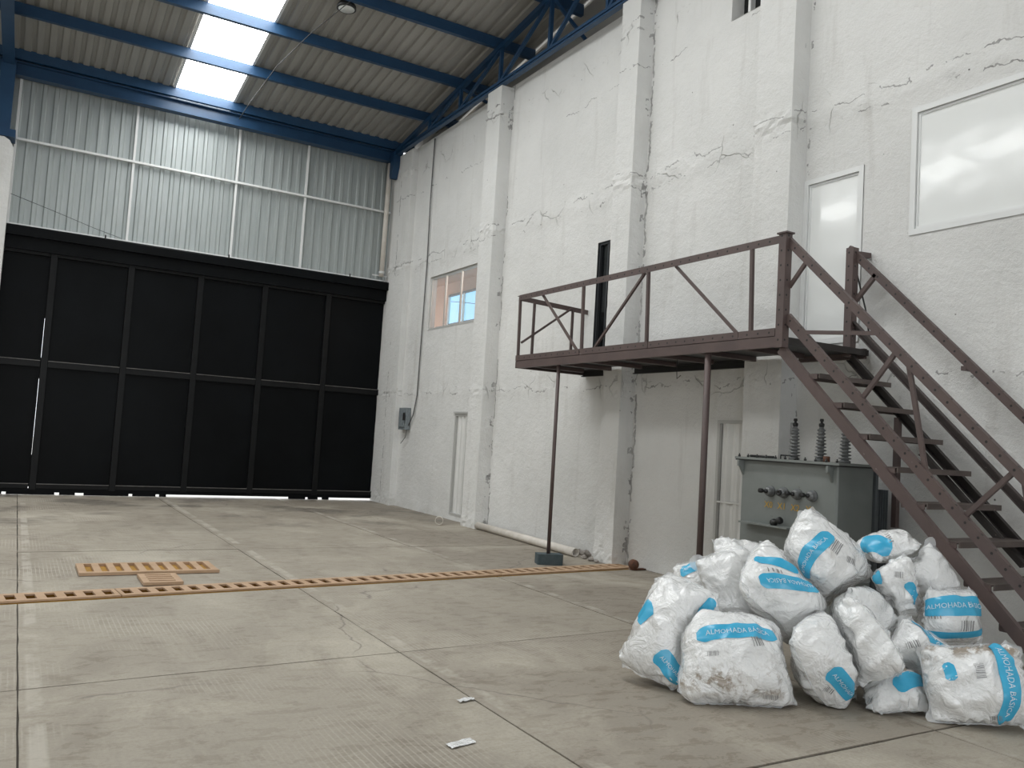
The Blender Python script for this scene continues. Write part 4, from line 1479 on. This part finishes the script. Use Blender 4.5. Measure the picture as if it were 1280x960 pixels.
def bspline_matrix(n, k):
    """rows sample a clamped uniform cubic B-spline through n control points, k samples per span"""
    ts = np.linspace(0, n - 1, (n - 1) * k + 1)
    Mx = np.zeros((len(ts), n))
    for r, t in enumerate(ts):
        i = min(int(t), n - 2)
        f = t - i
        w = ((1 - f) ** 3 / 6, (3 * f ** 3 - 6 * f ** 2 + 4) / 6, (-3 * f ** 3 + 3 * f ** 2 + 3 * f + 1) / 6, f ** 3 / 6)
        for q, ww in zip((i - 1, i, i + 1, i + 2), w):
            if q < 0:
                Mx[r, 0] += 2 * ww
                Mx[r, 1] -= ww
            elif q >= n:
                Mx[r, n - 1] += 2 * ww
                Mx[r, n - 2] -= ww
            else:
                Mx[r, q] += ww
    return Mx


BM, BN, BK = 22, 16, 3
PB = simulate(BAGS, ray_at, (RT, UP, -fw), m=BM, n=BN)
MU, MV = bspline_matrix(BM, BK), bspline_matrix(BN, BK)
NU, NV = MU.shape[0], MV.shape[0]


class Bag:
    def __init__(self, k):
        self.k = k
        self.L, self.W = BAGS[k][4] * 1.2, BAGS[k][5] * 1.25
        S = np.stack([np.einsum('ai,ijc,bj->abc', MU, PB[k, s], MV) for s in (0, 1)])
        nr = np.cross(np.gradient(S, axis=1), np.gradient(S, axis=2))
        nr[1] *= -1
        nr /= np.linalg.norm(nr, axis=-1, keepdims=True) + 1e-9
        rough = {'knot': 2.0, 'clear': 1.5, 'lean': 1.2, 'big': 1.3}.get(BAGS[k][0], 1.0)
        for s in (0, 1):
            for a in range(NU):
                u = a / (NU - 1)
                for b_ in range(NV):
                    v = b_ / (NV - 1)
                    eu, ev = min(u, 1 - u) * self.L, min(v, 1 - v) * self.W
                    e = min(eu, ev)
                    if e < 1e-6:
                        continue
                    along = (v * self.W if eu < ev else u * self.L)
                    pl = math.exp(-e / .09) * min(1, e / .02) * .012 * max(0, .30 + 1.5 * nz(along * 3.5, k * 2.1, s)) * math.sin(along * 80 + 9 * nz(along * 5, k, s))
                    x, y = u * self.L, v * self.W
                    q = nz(x * 6.5 + 1.2 * nz(x * 4, y * 4, k), y * 6.5 + k * 7.3, s * 5.1)
                    cr = (.5 - abs(q) * 2.2) * .018 + .0012 * (.5 - 2 * abs(nz(x * 24, y * 13 + k, s + 3)))
                    S[s, a, b_] += nr[s, a, b_] * (pl + cr * min(1, e / .05)) * rough
        S[..., 2] = np.maximum(S[..., 2], .006)
        self.S = S
        nr = np.cross(np.gradient(S, axis=1), np.gradient(S, axis=2))
        nr[1] *= -1
        self.N = nr / (np.linalg.norm(nr, axis=-1, keepdims=True) + 1e-9)
        self.px = to_px(S[0])

    def at(self, u, v, off):
        u = min(max(u, 0), 1) * (NU - 1)
        v = min(max(v, 0), 1) * (NV - 1)
        i, j = min(int(u), NU - 2), min(int(v), NV - 2)
        fu, fv = u - i, v - j
        w = ((1 - fu) * (1 - fv), fu * (1 - fv), (1 - fu) * fv, fu * fv)
        S, N_ = self.S[0], self.N[0]
        p = w[0] * S[i, j] + w[1] * S[i + 1, j] + w[2] * S[i, j + 1] + w[3] * S[i + 1, j + 1]
        q = w[0] * N_[i, j] + w[1] * N_[i + 1, j] + w[2] * N_[i, j + 1] + w[3] * N_[i + 1, j + 1]
        return p + q / (np.linalg.norm(q) + 1e-9) * off

    def spot(self, px, py, dx, dy):
        """where on the film a print sits and which way it runs"""
        d = np.linalg.norm(self.px - np.array([px, py]), axis=-1)
        face = (self.N[0] * (self.S[0] - CAMP)).sum(-1) < 0
        d = np.where(face, d, d + 40)
        i, j = np.unravel_index(np.argmin(d), d.shape)
        i, j = min(max(i, 3), NU - 4), min(max(j, 3), NV - 4)
        ju = (self.px[i + 3, j] - self.px[i - 3, j]) / (6 / (NU - 1) * self.L)
        jv = (self.px[i, j + 3] - self.px[i, j - 3]) / (6 / (NV - 1) * self.W)
        J = np.stack([ju, jv], 1)
        try:
            w = np.linalg.solve(J, np.array([dx, dy], float))
        except np.linalg.LinAlgError:
            w = np.array([1.0, 0.0])
        w /= np.linalg.norm(w) + 1e-9
        return i / (NU - 1) * self.L, j / (NV - 1) * self.W, w

    def place(self, sp, pts, off):
        x0, y0_, w = sp
        t = np.array([-w[1], w[0]])
        out = []
        for a, b_ in pts:
            x, y = x0 + w[0] * a + t[0] * b_, y0_ + w[1] * a + t[1] * b_
            out.append(self.at(x / self.L, y / self.W, off))
        return out


BAG_LABEL = {
    'lean': 'tall crumpled bag leaning at the left end of the heap', 'front': 'dirt-smeared bag lying in front with a lettered blue band across its top',
    'lump': 'lumpy bag on the floor with a blue patch at its lower right corner', 'clear': 'cloudy plastic bag with an upright corner in the front middle of the heap',
    'mid': 'bulging bag with two blue bands below the topmost bag', 'top': 'topmost big bag with a diagonal blue lettered band',
    'white': 'plain white bag squeezed behind the leaning bag', 'tucked': 'half-hidden bag with a blue tab behind the leaning bag',
    'flat': 'white bag lying flat against the transformer behind the heap', 'upper': 'small pointed bag with a blue end on top beside the topmost bag',
    'slump': 'plain greyish bag hanging down beside the stair stringer', 'knot': 'knotted crumpled bag below the small pointed bag',
    'inner': 'cloudy bag wedged in the middle of the heap', 'block': 'bag with a wide blue band against the stair stringer',
    'arc': 'bag with a curved blue band behind the big stained bag', 'low': 'low flat bag with a blue top left of the big stained bag',
    'big': 'big square stained bag at the right front corner of the heap'}
BAG_MAT = {'front': 'bag_dirty', 'big': 'bag_stained', 'top': 'bag_soft', 'clear': 'bag_soft', 'inner': 'bag_soft', 'knot': 'bag_soft', 'low': 'bag_soft'}
# px, py, direction, length, width, lettering
PRINTS = {
    'front': [(925, 789, 1, .03, .54, .105, 'ALMOHADA BÁSICA')],
    'mid': [(972, 704, 1, .25, .30, .07, None), (990, 727, -1, -.2, .46, .10, 'ALMOHADA BÁSICA')],
    'top': [(1013, 694, .56, -.83, .44, .11, 'ALMOHADA BÁSICA')],
    'tucked': [(868, 708, 1, -.3, .24, .09, 'ALMOHADA')],
    'upper': [(1092, 681, 1, .1, .24, .16, None)],
    'block': [(1200, 758, 1, .02, .52, .13, 'ALMOHADA BÁSICA'), (1200, 795, 1, -.02, .5, .05, None)],
    'arc': [(1163, 796, .8, .6, .40, .09, 'ALMOHADA BÁSICA')],
    'low': [(1145, 850, 1, -.15, .32, .10, None)],
    'lump': [(1054, 860, .6, .75, .28, .13, 'ALMOHADA')],
    'clear': [(1040, 792, 1, -.8, .12, .10, None)],
    'big': [(1262, 850, .22, 1, .52, .10, 'ALMOHADA BÁSICA'), (1187, 838, .3, 1, .10, .06, None)],
    'knot': [(1088, 724, 1, -.6, .14, .12, None), (1142, 742, .4, 1, .16, .06, None)],
    'lean': [(806, 765, .65, -.7, .14, .14, None), (838, 836, .6, .8, .26, .13, 'ALMOHADA'), (897, 780, .45, -.85, .24, .10, None)],
}
CAPTIONS = {   # px, py, direction, width, height, bars
    'front': [(948, 803, 1, 0, .09, .06, 5), (964, 873, 1, .05, .09, .03, 9), (893, 817, 1, -.1, .07, .03, 8)],
    'top': [(1045, 684, .8, .6, .07, .10, 6), (1064, 702, .8, .6, .08, .04, 9)],
    'lean': [(866, 808, .8, .6, .07, .06, 9)],
    'big': [(1226, 838, .2, 1, .08, .05, 9), (1245, 896, 1, 0, .07, .03, 7)],
    'arc': [(1142, 806, .9, -.2, .08, .04, 7)],
    'block': [(1210, 782, 1, 0, .10, .06, 6), (1170, 772, 1, 0, .08, .02, 5)],
    'lump': [(1037, 862, 1, .5, .07, .04, 6)],
    'upper': [(1112, 672, .6, .8, .09, .03, 5)],
    'knot': [(1123, 718, 1, .1, .06, .04, 8)],
    'mid': [(970, 714, 1, .2, .12, .03, 4)],
}
for k, spec in enumerate(BAGS):
    nm = spec[0]
    bg_ = Bag(k)
    S = bg_.S
    base = S.reshape(-1, 3)
    loc = (base[:, 0].mean(), base[:, 1].mean(), base[:, 2].min())
    t = thing('pillow_bag', loc, BAG_LABEL[nm], 'bag', 'plastic bags of pillows heaped by the stairs')
    vid = np.zeros((2, NU, NV), int)
    vs, fs, fuv = [], [], []
    for s in (0, 1):
        for a in range(NU):
            for b_ in range(NV):
                if s == 1 and (a in (0, NU - 1) or b_ in (0, NV - 1)):
                    vid[s, a, b_] = vid[0, a, b_]
                else:
                    vid[s, a, b_] = len(vs)
                    vs.append(S[s, a, b_])
    for s in (0, 1):
        for a in range(NU - 1):
            for b_ in range(NV - 1):
                q = (vid[s, a, b_], vid[s, a + 1, b_], vid[s, a + 1, b_ + 1], vid[s, a, b_ + 1])
                fs.append(q if s == 0 else q[::-1])
                uq = [(a / NU, b_ / NV), ((a + 1) / NU, b_ / NV), ((a + 1) / NU, (b_ + 1) / NV), (a / NU, (b_ + 1) / NV)]
                fuv += uq if s == 0 else uq[::-1]
    film = mk('film', vs, fs, BAG_MAT.get(nm, 'bag'), t, fuv, smooth=True)
    # welded seam sticking out all round
    ring = [(a, 0) for a in range(NU)] + [(NU - 1, b_) for b_ in range(1, NV)] + [(a, NV - 1) for a in range(NU - 2, -1, -1)] + [(0, b_) for b_ in range(NV - 2, 0, -1)]
    fv, ff = [], []
    for q, (a, b_) in enumerate(ring):
        ai, bi = min(max(a, 3), NU - 4), min(max(b_, 3), NV - 4)
        p = S[0, a, b_]
        inn = (S[0, ai, bi] + S[1, ai, bi]) / 2
        d = p - inn
        d /= np.linalg.norm(d) + 1e-9
        n_ = bg_.N[0, ai, bi]
        corner = math.exp(-(min(a, NU - 1 - a) ** 2 + min(b_, NV - 1 - b_) ** 2) / 30.0)
        w = .004 + .006 * (1 + nz(q * .11, k, 3)) + .035 * corner
        p2 = p + d * w + n_ * .012 * nz(q * .35, k, 9)
        p2[2] = max(p2[2], .004)
        fv += [p - d * .004, p2]
    nr_ = len(ring)
    for q in range(nr_):
        q2 = (q + 1) % nr_
        ff.append((2 * q, 2 * q + 1, 2 * q2 + 1, 2 * q2))
    mk('seam_flap', fv, ff, 'flap', t, smooth=True)
    for (px, py, dx, dyy, ln, wd, txt) in PRINTS.get(nm, []):
        sp = bg_.spot(px, py, dx, -dyy if False else dyy)
        nu, nv = max(6, int(ln / .014)), max(4, int(wd / .014))
        pts, pf_ = [], []
        for i in range(nu + 1):
            a = (i / nu - .5)
            hh = wd * (1 - .55 * max(0, (abs(a) - .38) / .12) ** 2)      # rounded ends
            for j in range(nv + 1):
                pts.append((a * ln, (j / nv - .5) * hh + wd * .18 * (.25 - a * a) * 2))
        for i in range(nu):
            for j in range(nv):
                c = i * (nv + 1) + j
                pf_.append((c, c + nv + 1, c + nv + 2, c + 1))
        band = mk('printed_band', bg_.place(sp, pts, .0035), pf_, 'blue_print', t, smooth=True)
        if txt:
            vv, tf = text_mesh(txt)
            wv_ = vv[:, 0].max()
            sc = min(ln * .78 / wv_, wd * .46)
            pts = [((p[0] - wv_ / 2) * sc, (p[1] - .35) * sc + wd * .18 * (.25 - ((p[0] - wv_ / 2) * sc / ln) ** 2) * 2) for p in vv]
            mk('lettering', bg_.place(sp, pts, .007), tf, 'white_print', band)
    for (px, py, dx, dyy, wd, ht, nbar) in CAPTIONS.get(nm, []):
        sp = bg_.spot(px, py, dx, dyy)
        pts, pf_ = [], []
        for q in range(nbar):
            a0 = -wd / 2 + wd * q / nbar
            a1 = a0 + wd / nbar * (.25 + .3 * ((q * 7) % 3) / 2)
            c = len(pts)
            for i in range(4):
                y = (i / 3 - .5) * ht
                pts += [(a0, y), (a1, y)]
            for i in range(3):
                pf_.append((c + 2 * i, c + 2 * i + 1, c + 2 * i + 3, c + 2 * i + 2))
        tag(mk('printed_code', bg_.place(sp, pts, .004), pf_, 'grey_print', t), kind='stuff')
